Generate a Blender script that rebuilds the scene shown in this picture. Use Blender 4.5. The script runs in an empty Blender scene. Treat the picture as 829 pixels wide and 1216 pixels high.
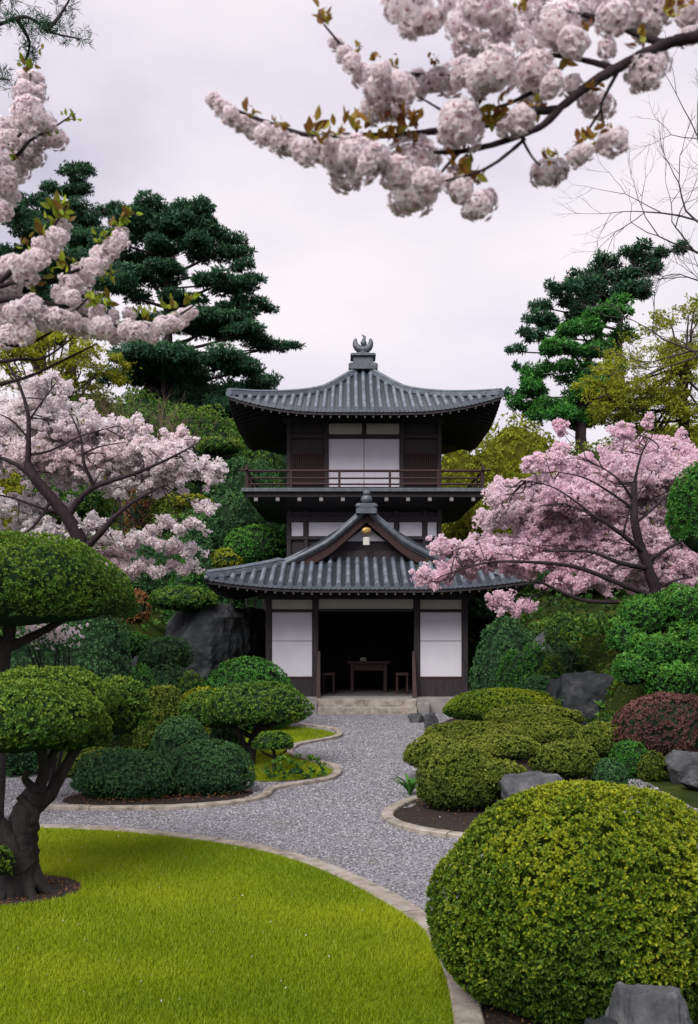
import bpy, math, random
import numpy as np
from mathutils import Vector, Matrix
from mathutils.geometry import tessellate_polygon
random.seed(7)
R = np.random.RandomState(11)
C = bpy.context.scene.collection
PI = math.pi
# ------------------------------------------------------------------ camera model
F, CX, HY, CH = 1182.0, 414.5, 740.0, 2.2          # focal length (px of an 829 x 1216 picture), centre, horizon row, eye height
def at(px, py, Y): return np.array([(px-CX)*Y/F, Y, CH-(py-HY)*Y/F])
def gp(px, py):
    Y = CH*F/(py-HY)
    return np.array([(px-CX)*Y/F, Y])
def sst(a, b, x):
    t = np.clip((x-a)/(b-a), 0, 1); return t*t*(3-2*t)
def H(x, y):
    x = np.asarray(x, float); y = np.asarray(y, float)
    hl = 2.5*sst(0, 6, y-(30-1.9*np.clip(-x-3.5, 0, 6)))*sst(2.9, 4.6, -x)
    hl = hl + 3.2*sst(30.5, 38, y)*sst(3.4, 5.2, -x)
    hr = 2.2*sst(27, 36, y)*sst(4.4, 6.2, x) + 1.9*sst(15.0, 16.8, y)*sst(4.1, 5.2, x)
    st = 37-7*sst(5, 9, np.abs(x-.45))
    hb = 8.0*sst(0, 17, y-st)
    return np.maximum(np.maximum(hl, hr), hb) + .35*np.minimum(np.minimum(hl+hr, hb), 1.5)
def h1(x, y): return float(H(x, y))
# ------------------------------------------------------------------ mesh builder
class MB:
    def __init__(s): s.V=[]; s.n=0; s.F=[]; s.S=[]; s.T=[]
    def add(s, V, faces, mat=0, smooth=False, shade=0.5, tint=0.5):
        V = np.asarray(V, float).reshape(-1,3); off = s.n
        s.V.append(V); s.n += len(V)
        s.S.append(np.broadcast_to(np.asarray(shade, float), (len(V),)))
        s.T.append(np.broadcast_to(np.asarray(tint, float), (len(V),)))
        if isinstance(faces, np.ndarray): s.F.append((faces.astype(np.int64)+off, mat, smooth))
        else:
            by = {}
            for f in faces: by.setdefault(len(f), []).append(f)
            for k, fs in by.items(): s.F.append((np.array(fs, np.int64)+off, mat, smooth))
    def box(s, lo, hi, mat=0):
        x0,y0,z0 = lo; x1,y1,z1 = hi
        V = [(x0,y0,z0),(x1,y0,z0),(x1,y1,z0),(x0,y1,z0),(x0,y0,z1),(x1,y0,z1),(x1,y1,z1),(x0,y1,z1)]
        s.add(V, [(3,2,1,0),(4,5,6,7),(0,1,5,4),(1,2,6,5),(2,3,7,6),(3,0,4,7)], mat)
    def bbox(s, lo, hi, b=.012, mat=0):
        # box with chamfered vertical and top edges
        x0,y0,z0 = lo; x1,y1,z1 = hi
        def ring(i, z): return [(x0+i+b,y0+i,z),(x1-i-b,y0+i,z),(x1-i,y0+i+b,z),(x1-i,y1-i-b,z),(x1-i-b,y1-i,z),(x0+i+b,y1-i,z),(x0+i,y1-i-b,z),(x0+i,y0+i+b,z)]
        V = ring(0,z0)+ring(0,z1-b)+ring(b,z1); f=[tuple(range(7,-1,-1)), tuple(range(16,24))]
        for r in (0,8):
            for i in range(8): f.append((r+i, r+(i+1)%8, r+8+(i+1)%8, r+8+i))
        s.add(V, f, mat)
    def tube(s, P, rad, sides=8, mat=0, smooth=True, cap=True, rough=0):
        P = np.asarray(P, float); n = len(P); rad = np.broadcast_to(np.asarray(rad, float), (n,))
        T = np.gradient(P, axis=0); T /= np.linalg.norm(T, axis=1)[:,None]+1e-9
        ref = np.array([0,0,1.]) if abs(T[0,2])<.9 else np.array([1.,0,0])
        a = np.linspace(0, 2*PI, sides, endpoint=False); V = []
        u = np.cross(T[0], ref); u /= np.linalg.norm(u)
        for i in range(n):
            u = u-T[i]*u.dot(T[i]); u /= np.linalg.norm(u)+1e-9; w = np.cross(T[i], u)
            rr = rad[i]*(1+rough*R.uniform(-1,1,sides)) if rough else rad[i]*np.ones(sides)
            V.append(P[i]+rr[:,None]*(np.cos(a)[:,None]*u+np.sin(a)[:,None]*w))
        V = np.concatenate(V); f = []
        I = np.arange(n-1)[:,None]*sides; J = np.arange(sides)[None]; K = (J+1)%sides
        q = np.stack([I+J, I+K, I+sides+K, I+sides+J], -1).reshape(-1,4)
        s.add(V, q, mat, smooth)
        if cap:
            s.add(V[:sides], [tuple(range(sides-1,-1,-1))], mat); s.add(V[-sides:], [tuple(range(sides))], mat)
    def grid(s, G, mat=0, smooth=True, shade=.5):
        G = np.asarray(G, float); n, m = G.shape[:2]
        i = np.arange(n-1)[:,None]*m + np.arange(m-1)[None]
        q = np.stack([i, i+1, i+m+1, i+m], -1).reshape(-1,4)
        s.add(G.reshape(-1,3), q, mat, smooth, shade)
    def build(s, name, mats, parent=None, loc=None):
        V = np.concatenate(s.V)
        if loc is None: loc = np.zeros(3)
        loc = np.asarray(loc, float)
        off = worldpos(parent)+loc if parent else loc
        V = V-off
        me = bpy.data.meshes.new(name)
        me.vertices.add(len(V)); me.vertices.foreach_set('co', V.ravel())
        lv = np.concatenate([f.ravel() for f,_,_ in s.F]); tot = np.concatenate([np.full(len(f), f.shape[1]) for f,_,_ in s.F])
        me.loops.add(len(lv)); me.loops.foreach_set('vertex_index', lv.astype(np.int32))
        me.polygons.add(len(tot)); st = np.concatenate([[0], np.cumsum(tot)[:-1]])
        me.polygons.foreach_set('loop_start', st.astype(np.int32))
        me.polygons.foreach_set('material_index', np.concatenate([np.full(len(f), m) for f,m,_ in s.F]).astype(np.int32))
        me.polygons.foreach_set('use_smooth', np.concatenate([np.full(len(f), sm) for f,_,sm in s.F]))
        for nm, arr in (('shade', s.S), ('tint', s.T)):
            at_ = me.attributes.new(nm, 'FLOAT', 'POINT'); at_.data.foreach_set('value', np.concatenate(arr).astype(np.float32))
        me.update(calc_edges=True); me.validate()
        for m in (mats if isinstance(mats,(list,tuple)) else [mats]): me.materials.append(m)
        o = bpy.data.objects.new(name, me); C.objects.link(o); o.parent = parent; o.location = loc
        return o
def worldpos(o):
    p = np.zeros(3)
    while o is not None: p = p+np.array(o.location); o = o.parent
    return p
def tag(o, label=None, cat=None, group=None, kind=None):
    if label: o['label'] = label
    if cat: o['category'] = cat
    if group: o['group'] = group
    if kind: o['kind'] = kind
    return o
def empty(name, loc, label=None, cat=None, group=None):
    o = bpy.data.objects.new(name, None); C.objects.link(o); o.location = loc; o.empty_display_size = .2
    return tag(o, label, cat, group)
def spline(P, n=8, closed=False):
    P = np.asarray(P, float); m = len(P); out = []
    rng = range(m) if closed else range(m-1)
    for i in rng:
        if closed: p0,p1,p2,p3 = P[(i-1)%m],P[i],P[(i+1)%m],P[(i+2)%m]
        else: p0,p1,p2,p3 = P[max(i-1,0)],P[i],P[i+1],P[min(i+2,m-1)]
        for t in np.linspace(0,1,n,endpoint=False):
            out.append(.5*((2*p1)+(-p0+p2)*t+(2*p0-5*p1+4*p2-p3)*t*t+(-p0+3*p1-3*p2+p3)*t**3))
    if not closed: out.append(P[-1])
    return np.array(out)
class Noise:
    def __init__(s, freq, n=10, seed=0):
        r = np.random.RandomState(seed); s.k = r.normal(size=(n,3))*freq; s.p = r.uniform(0,2*PI,n)
    def __call__(s, P): return np.sin(P@s.k.T+s.p).sum(1)/math.sqrt(len(s.p))
# ------------------------------------------------------------------ materials
def newmat(name):
    m = bpy.data.materials.new(name); m.use_nodes = True; nt = m.node_tree; nt.nodes.clear()
    out = nt.nodes.new('ShaderNodeOutputMaterial'); return m, nt, out
def N(nt, t, **k):
    n = nt.nodes.new(t)
    for a, v in k.items():
        if a.startswith('i_'): n.inputs[a[2:].replace('_',' ')].default_value = v
        else: setattr(n, a, v)
    return n
def ramp(nt, stops, src):
    r = nt.nodes.new('ShaderNodeValToRGB'); e = r.color_ramp.elements
    while len(e) < len(stops): e.new(.5)
    for el, (p, c) in zip(e, stops): el.position = p; el.color = (*c, 1)
    nt.links.new(src, r.inputs[0]); return r
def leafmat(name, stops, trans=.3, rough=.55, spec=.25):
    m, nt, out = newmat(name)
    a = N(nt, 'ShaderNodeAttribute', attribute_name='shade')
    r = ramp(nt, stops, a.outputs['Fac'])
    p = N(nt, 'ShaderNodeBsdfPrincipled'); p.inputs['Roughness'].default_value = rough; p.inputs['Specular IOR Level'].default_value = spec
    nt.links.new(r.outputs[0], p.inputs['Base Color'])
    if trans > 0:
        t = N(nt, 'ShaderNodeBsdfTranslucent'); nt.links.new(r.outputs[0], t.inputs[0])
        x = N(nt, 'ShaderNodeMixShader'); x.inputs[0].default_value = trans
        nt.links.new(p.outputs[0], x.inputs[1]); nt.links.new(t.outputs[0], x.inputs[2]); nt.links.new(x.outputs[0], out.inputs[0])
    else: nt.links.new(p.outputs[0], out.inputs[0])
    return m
def noisemat(name, stops, scale=8, rough=.7, bump=.3, bdist=.02, spec=.3, detail=6, stretch=(1,1,1), scale2=None, metal=0):
    m, nt, out = newmat(name)
    tc = N(nt, 'ShaderNodeTexCoord'); mp = N(nt, 'ShaderNodeMapping'); mp.inputs['Scale'].default_value = stretch
    nt.links.new(tc.outputs['Object'], mp.inputs[0])
    n = N(nt, 'ShaderNodeTexNoise'); n.inputs['Scale'].default_value = scale; n.inputs['Detail'].default_value = detail; n.inputs['Roughness'].default_value = .6
    nt.links.new(mp.outputs[0], n.inputs['Vector'])
    r = ramp(nt, stops, n.outputs[0])
    p = N(nt, 'ShaderNodeBsdfPrincipled'); p.inputs['Roughness'].default_value = rough; p.inputs['Specular IOR Level'].default_value = spec; p.inputs['Metallic'].default_value = metal
    nt.links.new(r.outputs[0], p.inputs['Base Color'])
    if bump:
        n2 = N(nt, 'ShaderNodeTexNoise'); n2.inputs['Scale'].default_value = scale2 or scale*3; n2.inputs['Detail'].default_value = 5
        nt.links.new(mp.outputs[0], n2.inputs['Vector'])
        b = N(nt, 'ShaderNodeBump'); b.inputs['Strength'].default_value = bump; b.inputs['Distance'].default_value = bdist
        nt.links.new(n2.outputs[0], b.inputs['Height']); nt.links.new(b.outputs[0], p.inputs['Normal'])
    nt.links.new(p.outputs[0], out.inputs[0]); return m
M = {}
def L3(name, d, m_, l, g=1.45, **k):
    q = lambda c,f: tuple(min(v*f,.95) for v in c)
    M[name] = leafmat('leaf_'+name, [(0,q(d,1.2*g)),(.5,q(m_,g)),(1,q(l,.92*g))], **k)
L3('lime', (.012,.032,.005), (.068,.125,.008), (.270,.290,.014))       # bright clipped azalea, foreground
L3('green', (.012,.032,.008), (.048,.118,.014), (.160,.235,.024))       # fresh mid green
L3('deep', (.010,.036,.016), (.034,.098,.032), (.105,.205,.062))       # dark green mounds
L3('olive', (.016,.028,.006), (.078,.108,.012), (.200,.225,.030))       # flattened pads on the right
L3('vivid', (.008,.032,.008), (.032,.125,.017), (.105,.250,.032))       # saturated green
L3('moss',  (.040,.050,.004), (.180,.190,.010), (.330,.330,.018))
L3('yellow', (.050,.065,.006), (.165,.185,.010), (.310,.330,.022))
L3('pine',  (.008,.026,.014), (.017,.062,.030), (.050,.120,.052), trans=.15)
L3('pinebright',(.007,.038,.008), (.026,.125,.018), (.080,.220,.034), trans=.2)  # brighter green pine
L3('red', (.035,.018,.016), (.095,.042,.036), (.180,.085,.068))
L3('rust',  (.050,.022,.010), (.190,.085,.030), (.300,.160,.060))
L3('grass', (.075,.115,.003), (.168,.230,.006), (.315,.355,.012), trans=.35)
L3('pinkA', (.74,.54,.59), (.95,.87,.90), (.96,.94,.95), g=1, trans=.5, rough=.7, spec=.1)
L3('pinkB', (.74,.45,.57), (.95,.75,.84), (.97,.90,.935), g=1, trans=.56, rough=.7, spec=.1)
L3('pinkC', (.40,.14,.18), (.96,.83,.875), (.97,.94,.955), g=1, trans=.58, rough=.7, spec=.1)
L3('bronze', (.10,.025,.012), (.26,.15,.025), (.30,.34,.04), g=1.2, trans=.4)
L3('youngleaf', (.10,.045,.010), (.130,.190,.012), (.30,.36,.03), trans=.4)
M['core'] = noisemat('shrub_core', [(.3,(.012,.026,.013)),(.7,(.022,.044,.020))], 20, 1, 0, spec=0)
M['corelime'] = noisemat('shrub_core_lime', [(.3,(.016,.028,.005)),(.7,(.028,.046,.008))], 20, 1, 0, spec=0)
M['corepale'] = noisemat('shrub_core_light', [(.3,(.035,.040,.006)),(.7,(.085,.085,.010))], 3, 1, 0, spec=0)  # lighter core for yellow foliage
M['bark'] = noisemat('bark', [(.3,(.008,.007,.008)),(.6,(.022,.018,.018)),(.8,(.055,.048,.045))], 9, .85, .9, .02, stretch=(1,1,.35), scale2=22)
M['barkdark'] = noisemat('dark_bark', [(.3,(.010,.006,.009)),(.7,(.035,.020,.024))], 14, .85, .8, .01, stretch=(1,1,.5))
M['greytwig'] = noisemat('grey_twig', [(.3,(.03,.027,.03)),(.7,(.08,.07,.07))], 10, .9, 0)
M['twig'] = noisemat('pale_twig', [(.3,(.09,.06,.045)),(.7,(.20,.14,.10))], 10, .9, 0)
M['stonepale'] = noisemat('kerb_stone', [(.28,(.11,.095,.075)),(.48,(.27,.235,.20)),(.75,(.40,.36,.32))], 7, .85, .6, .01, scale2=40)
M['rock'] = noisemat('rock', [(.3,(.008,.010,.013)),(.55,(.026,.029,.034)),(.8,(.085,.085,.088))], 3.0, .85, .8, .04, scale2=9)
M['rocklit'] = noisemat('rock_pale', [(.28,(.022,.024,.028)),(.55,(.075,.078,.085)),(.8,(.18,.175,.175))], 5.0, .85, .6, .03, scale2=16)  # paler grey stone
M['soil'] = noisemat('soil', [(.3,(.014,.010,.008)),(.6,(.035,.025,.020)),(.85,(.075,.055,.045))], 14, .95, 1, .03, scale2=45)
M['wood'] = noisemat('dark_timber', [(.3,(.014,.013,.017)),(.7,(.042,.032,.036))], 6, .6, .25, .005, stretch=(6,6,.6), spec=.25)
M['woodred'] = noisemat('red_brown_timber', [(.3,(.020,.010,.011)),(.7,(.042,.018,.017))], 6, .6, .25, .005, stretch=(6,6,.6), spec=.25)
M['plaster'] = noisemat('white_plaster', [(.3,(.53,.51,.57)),(.7,(.60,.58,.64))], 2.2, .8, .08, .004, scale2=60)
M['cream'] = noisemat('cream_plaster', [(.3,(.43,.41,.36)),(.7,(.52,.50,.45))], 2.2, .8, .08, .004, scale2=60)
M['white'] = noisemat('white_paint', [(.3,(.42,.40,.38)),(.7,(.52,.50,.47))], 10, .6, 0)
M['gold'] = noisemat('gilt', [(.3,(.28,.17,.06)),(.7,(.42,.28,.10))], 10, .45, 0, metal=.6)
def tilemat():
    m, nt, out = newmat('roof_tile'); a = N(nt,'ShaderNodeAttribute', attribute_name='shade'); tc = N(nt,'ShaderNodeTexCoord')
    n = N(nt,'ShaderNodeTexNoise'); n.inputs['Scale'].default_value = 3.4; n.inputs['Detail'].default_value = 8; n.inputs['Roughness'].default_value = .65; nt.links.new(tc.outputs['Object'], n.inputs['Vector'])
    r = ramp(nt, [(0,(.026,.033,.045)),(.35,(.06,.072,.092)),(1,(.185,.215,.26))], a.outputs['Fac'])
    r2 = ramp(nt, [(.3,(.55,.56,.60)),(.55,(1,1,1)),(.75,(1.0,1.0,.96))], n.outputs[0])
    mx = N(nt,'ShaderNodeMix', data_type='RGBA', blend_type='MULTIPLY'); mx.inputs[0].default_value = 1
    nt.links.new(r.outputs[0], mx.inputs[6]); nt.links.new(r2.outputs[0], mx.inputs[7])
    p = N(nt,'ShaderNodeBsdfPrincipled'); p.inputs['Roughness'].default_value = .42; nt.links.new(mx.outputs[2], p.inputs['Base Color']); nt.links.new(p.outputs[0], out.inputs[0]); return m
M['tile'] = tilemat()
M['tiledark'] = noisemat('ridge_tile', [(.25,(.035,.042,.052)),(.55,(.070,.082,.098)),(.8,(.13,.14,.16))], 7, .45, .3, .01, spec=.5, scale2=30)
M['ridgepale'] = noisemat('ridge_tile_pale', [(.25,(.055,.066,.083)),(.55,(.115,.135,.165)),(.8,(.20,.22,.25))], 6, .45, .3, .01, spec=.5, scale2=30)
M['slab'] = noisemat('paving_slab', [(.3,(.17,.16,.16)),(.7,(.27,.25,.24))], 3, .85, .3, .01)
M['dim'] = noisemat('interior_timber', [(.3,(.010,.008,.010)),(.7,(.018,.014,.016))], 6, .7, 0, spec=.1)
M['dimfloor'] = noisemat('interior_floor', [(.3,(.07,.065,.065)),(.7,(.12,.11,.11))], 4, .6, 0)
def gravelmat():
    m, nt, out = newmat('gravel')
    tc = N(nt,'ShaderNodeTexCoord'); v = N(nt,'ShaderNodeTexVoronoi'); v.inputs['Scale'].default_value = 38
    nt.links.new(tc.outputs['Object'], v.inputs['Vector'])
    n = N(nt,'ShaderNodeTexNoise'); n.inputs['Scale'].default_value = .9; n.inputs['Detail'].default_value = 4; nt.links.new(tc.outputs['Object'], n.inputs['Vector'])
    bw = N(nt,'ShaderNodeRGBToBW'); nt.links.new(v.outputs['Color'], bw.inputs[0])
    r = ramp(nt, [(.1,(.085,.083,.095)),(.5,(.20,.195,.215)),(.95,(.37,.36,.385))], bw.outputs[0])
    r2 = ramp(nt, [(.3,(.74,.74,.76)),(.7,(1,1,1))], n.outputs[0])
    mx = N(nt,'ShaderNodeMix', data_type='RGBA', blend_type='MULTIPLY'); mx.inputs[0].default_value = 1
    nt.links.new(r.outputs[0], mx.inputs[6]); nt.links.new(r2.outputs[0], mx.inputs[7])
    n3 = N(nt,'ShaderNodeTexNoise'); n3.inputs['Scale'].default_value = 1.7; n3.inputs['Detail'].default_value = 7; n3.inputs['Roughness'].default_value = .7; nt.links.new(tc.outputs['Object'], n3.inputs['Vector'])
    f3 = ramp(nt, [(.54,(0,0,0)),(.72,(.5,.5,.5))], n3.outputs[0])
    mm = N(nt,'ShaderNodeMix', data_type='RGBA'); nt.links.new(f3.outputs[0], mm.inputs[0]); nt.links.new(mx.outputs[2], mm.inputs[6]); mm.inputs[7].default_value = (.14,.15,.04,1); mx = mm
    p = N(nt,'ShaderNodeBsdfPrincipled'); p.inputs['Roughness'].default_value = .9; p.inputs['Specular IOR Level'].default_value = .2
    nt.links.new(mx.outputs[2], p.inputs['Base Color'])
    b = N(nt,'ShaderNodeBump'); b.inputs['Strength'].default_value = 1; b.inputs['Distance'].default_value = .015; b.invert = True
    nt.links.new(v.outputs['Distance'], b.inputs['Height']); nt.links.new(b.outputs[0], p.inputs['Normal']); nt.links.new(p.outputs[0], out.inputs[0])
    return m
M['gravel'] = gravelmat()
M['pebble'] = leafmat('pebble', [(0,(.06,.06,.066)),(.5,(.195,.19,.21)),(1,(.42,.41,.43))], 0, .9, .2)
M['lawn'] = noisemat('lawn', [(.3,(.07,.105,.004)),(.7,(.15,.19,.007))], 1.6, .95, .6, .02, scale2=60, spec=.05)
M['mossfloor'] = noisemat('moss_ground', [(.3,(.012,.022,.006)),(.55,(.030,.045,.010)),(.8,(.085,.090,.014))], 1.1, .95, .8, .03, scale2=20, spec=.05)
M['mossbright'] = noisemat('moss_bright', [(.3,(.090,.105,.006)),(.7,(.240,.230,.010))], 2.4, .95, .7, .03, scale2=45, spec=.05)  # bright yellow-green moss
# ------------------------------------------------------------------ foliage
def rosettes(mb, P, Nn, k, L, W, el=(.15,1.0), shade=None, mat=0, spread=.25, tips=.35, fold=.18, shade_jit=.16):
    n = len(P); P = np.repeat(P, k, 0); Nn = np.repeat(Nn, k, 0)
    Nn = Nn+R.normal(size=Nn.shape)*spread; Nn /= np.linalg.norm(Nn,axis=1)[:,None]+1e-9
    t = np.cross(Nn, R.normal(size=Nn.shape)); t /= np.linalg.norm(t,axis=1)[:,None]+1e-9
    e = R.uniform(el[0], el[1], n*k)[:,None]
    d = t*np.cos(e)+Nn*np.sin(e); s = np.cross(d, Nn); s /= np.linalg.norm(s,axis=1)[:,None]+1e-9
    l = (L*R.uniform(.65,1.25,n*k))[:,None]; w = W*l/L
    u = np.cross(s, d)
    a = P; b = P+d*l*.5+s*w*.5+u*w*fold; c = P+d*l; f = P+d*l*.5-s*w*.5+u*w*fold
    V = np.stack([a,b,c,f],1).reshape(-1,3)
    sh = np.repeat(shade if shade is not None else np.full(n,.5), k)+R.normal(size=n*k)*shade_jit
    sh = np.clip(np.stack([sh-tips*.5, sh, sh+tips*.5, sh],1).ravel(), 0, 1)
    mb.add(V, np.arange(len(V)).reshape(-1,4), mat, False, sh)
def sphere(nu, nv):
    th = np.linspace(0, 2*PI, nu, endpoint=False); ph = np.linspace(.02, PI-.02, nv)
    D = np.stack([np.sin(ph)[:,None]*np.cos(th)[None], np.sin(ph)[:,None]*np.sin(th)[None], np.cos(ph)[:,None]*np.ones(nu)[None]],-1)
    i = np.arange(nv-1)[:,None]*nu; j = np.arange(nu)[None]; k=(j+1)%nu
    return D.reshape(-1,3), np.stack([i+j, i+nu+j, i+nu+k, i+k],-1).reshape(-1,4)
SPH, SPHF = sphere(28, 16)
def blob_r(D, seed, amp, pw=2.3):
    # superellipsoid radius for unit directions with low noise
    q = (np.abs(D[:,0])**2+np.abs(D[:,1])**2)**(pw/2)+np.abs(D[:,2])**pw
    return q**(-1/pw)*(1+amp*Noise(2.2,8,seed)(D)*.6+amp*.35*Noise(5.5,8,seed+1)(D))
def mound(mb, c, rx, ry, up, dn, L, W, dens=1.0, k=7, seed=0, amp=.06, core=.86, shell=.14, low=-.5, base=.42, el=(.15,1.0), spread=.25, mat=0, cmat=1, topgain=.18, noisef=3.0, jit=.16, pw=2.3):
    sc = lambda D: np.stack([D[:,0]*rx, D[:,1]*ry, np.where(D[:,2]>0, D[:,2]*up, D[:,2]*dn)],1)
    a = 4*PI*((rx*ry+rx*(up+dn)/2+ry*(up+dn)/2)/3)
    n = int(a/(L*L)*.55*dens)
    D = R.normal(size=(n*2,3)); D /= np.linalg.norm(D,axis=1)[:,None]; D = D[D[:,2]>low][:n]; n = len(D)
    r = blob_r(D, seed, amp, pw); dep = R.uniform(0,1,n)**2*shell
    P = sc(D*(r*(1-dep))[:,None])+c
    G = np.stack([D[:,0]/rx, D[:,1]/ry, D[:,2]/np.where(D[:,2]>0,up,dn)],1); G /= np.linalg.norm(G,axis=1)[:,None]
    sh = base+topgain*G[:,2]+.13*Noise(noisef/max(rx,.3)*1.6,10,seed+5)(P)-dep/shell*.22  # overhead light painted into leaf tone: upward faces lighter, inner leaves darker
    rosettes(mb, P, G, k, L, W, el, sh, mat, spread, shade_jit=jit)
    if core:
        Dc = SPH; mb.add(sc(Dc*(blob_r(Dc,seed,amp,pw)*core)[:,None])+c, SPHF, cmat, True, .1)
def stems(mb, base, top, n, r0, spreadr, mat=0, sides=6, wig=.12):
    for i in range(n):
        a = 2*PI*i/n+R.uniform(-.4,.4); e = np.array(top)+np.array([math.cos(a)*spreadr[0], math.sin(a)*spreadr[1], 0])*R.uniform(.4,1)
        b = np.array(base)+np.array([math.cos(a),math.sin(a),0])*r0*1.2
        m = b*.5+e*.5+R.normal(size=3)*wig*np.linalg.norm(e-b)*.6
        P = spline([b-np.array([0,0,.06]),m,e],5); mb.tube(P, np.linspace(r0,r0*.45,len(P)), sides, mat, rough=.12)
def shrub(label, px, hw, ptop, Y, pal, pbot=None, name='clipped_shrub', cat='shrub', dep=.85, L=None, dens=1.0, group=None, k=7, zb=None, seed=None, st=0, amp=.06, **kw):
    if seed is None: seed = int(abs(px*13+ptop*7+Y*31)) % 9999
    p = at(px, ptop, Y); rx = hw*Y/F; ry = rx*dep; L = L or max(.030, Y*.0026)
    g = h1(p[0], Y) if zb is None else zb
    mb = MB()
    if pbot is None:
        zt = p[2]; hgt = max(zt-g, .2); c = np.array([p[0],Y,g+hgt*.36]); up, dn = hgt*.64, hgt*.42
    else:
        zl = at(px,pbot,Y)[2]; hgt = p[2]-zl; c = np.array([p[0],Y,zl+hgt*.36]); up, dn = hgt*.64, hgt*.36
    kw.setdefault('low', -.75 if pbot is None else -1)
    mound(mb, c, rx, ry, up, dn, L, L*.48, dens, k, seed, amp, **kw)
    if st:
        root = empty(name, (p[0],Y,g), label, cat, group)
        mb.build('foliage', [M[pal],M['corelime' if pal in ('lime','olive') else 'core']], root)
        sb = MB(); stems(sb, (p[0],Y,g), (p[0],Y,c[2]), st, max(.018,rx*.05), (rx*.55,ry*.5)); sb.build('stem', M['bark'], root)
        return root
    return tag(mb.build(name, [M[pal],M[{'yellow':'corepale','moss':'corepale','lime':'corelime','olive':'corelime'}.get(pal,'core')]], None, (p[0],Y,g)), label, cat, group)
def limb(mb, pts, r0, r1, sides=8, mat=0, n=6, rough=.08):
    P = spline(pts, n); mb.tube(P, np.linspace(r0, r1, len(P)), sides, mat, rough=rough); return P
# ------------------------------------------------------------------ ground sheets
def sheet(name, poly, z, mat):
    mb = MB(); V = np.column_stack([poly, np.full(len(poly), z)])
    tris = tessellate_polygon([[Vector(v) for v in V]])
    f = []
    for t in tris:
        a,b,c = (V[i] for i in t); 
        f.append(t if np.cross(b-a,c-a)[2]>0 else t[::-1])
    mb.add(V, [tuple(t) for t in f]); return tag(mb.build(name, mat), kind='structure')
def pip(P, poly):
    x,y = P[:,0],P[:,1]; ins = np.zeros(len(P),bool); n=len(poly)
    for i in range(n):
        x1,y1 = poly[i]; x2,y2 = poly[(i+1)%n]
        if y1==y2: continue
        c = ((y1>y)!=(y2>y)) & (x < (x2-x1)*(y-y1)/(y2-y1)+x1); ins ^= c
    return ins
def kerb(pts, w, h, label, z0=0.0, group='pale stone edgings of the garden beds', closed=False, n=8):
    P = spline(pts, n, closed); T = np.gradient(P,axis=0); T/=np.linalg.norm(T,axis=1)[:,None]; S = np.stack([-T[:,1],T[:,0]],1)
    w_ = w*(1+.05*Noise(3,6,3)(np.column_stack([P,P[:,:1]]))); mb = MB(); b=.012
    prof = [(-.5,z0-.03),(-.5,z0+h-b),(-.5+b/w,z0+h),(.5-b/w,z0+h),(.5,z0+h-b),(.5,z0-.03)]
    # short lengths of stone with thin joints
    seg = np.linalg.norm(np.diff(P,axis=0),axis=1); s = np.concatenate([[0],np.cumsum(seg)]); tot=s[-1]
    cuts = np.arange(0, tot, .62)
    for i,c0 in enumerate(cuts):
        c1 = min(c0+.612, tot)
        if c1-c0 < .1: continue
        ss = np.linspace(c0,c1,5); dz = R.uniform(-.004,.004)
        X = np.interp(ss,s,P[:,0]); Yy = np.interp(ss,s,P[:,1]); SX=np.interp(ss,s,S[:,0]); SY=np.interp(ss,s,S[:,1]); ww = np.interp(ss,s,w_)
        G = np.stack([np.stack([X+SX*ww*a, Yy+SY*ww*a, np.full(5,zz+dz)],1) for a,zz in prof],1)
        mb.grid(G, 0, False)
        for e in (0,-1): mb.add(G[e], [tuple(range(6)) if e else tuple(range(5,-1,-1))])
    o = mb.build('stone_kerb', M['stonepale'], None, (P[0,0],P[0,1],0)); return tag(o, label, 'kerb', group)
# terrain
def build_ground():
    xs = np.unique(np.concatenate([np.linspace(-450,-30,14), np.linspace(-30,30,121), np.linspace(30,450,14)]))
    ys = np.unique(np.concatenate([np.linspace(-60,0,7), np.linspace(0,60,121), np.linspace(60,900,20)]))
    Xg,Yg = np.meshgrid(xs, ys); Z = H(Xg,Yg); P = np.stack([Xg,Yg,Z],-1)
    nz = Noise(.9,10,4)(P.reshape(-1,3)).reshape(Z.shape); P[...,2] += np.where(Z>.15, nz*.10, 0)
    mb = MB(); mb.grid(P); tag(mb.build('ground', M['mossfloor']), kind='structure')
build_ground()
sheet('gravel_path', np.array([(-9,2.5),(3.3,2.5),(3.3,16.5),(3.9,19),(3.9,24.6),(-2.3,24.6),(-2.3,22.4),(-3.2,20.0),(-4.2,17.8),(-9,17.2)]), .004, M['gravel'])
# lawn
lawn_edge = [gp(-140,990),gp(0,987),gp(60,988),gp(140,992),gp(225,1001),gp(300,1013),gp(365,1032),gp(425,1059),gp(468,1084),gp(502,1109),gp(520,1140),gp(532,1180),gp(540,1230)]
LE = spline(lawn_edge, 8)
lawn_poly = np.concatenate([LE, [[.60,3.2],[-6.5,3.2],[-6.5,LE[0,1]]]])
sheet('lawn', lawn_poly, .028, M['lawn'])
T = np.gradient(LE,axis=0); T/=np.linalg.norm(T,axis=1)[:,None]
kerb(LE[::2]+np.stack([-T[::2,1],T[::2,0]],1)*.085, .17, .05, 'pale curved stone kerb between the bright front lawn and the gravel', n=3)
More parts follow.
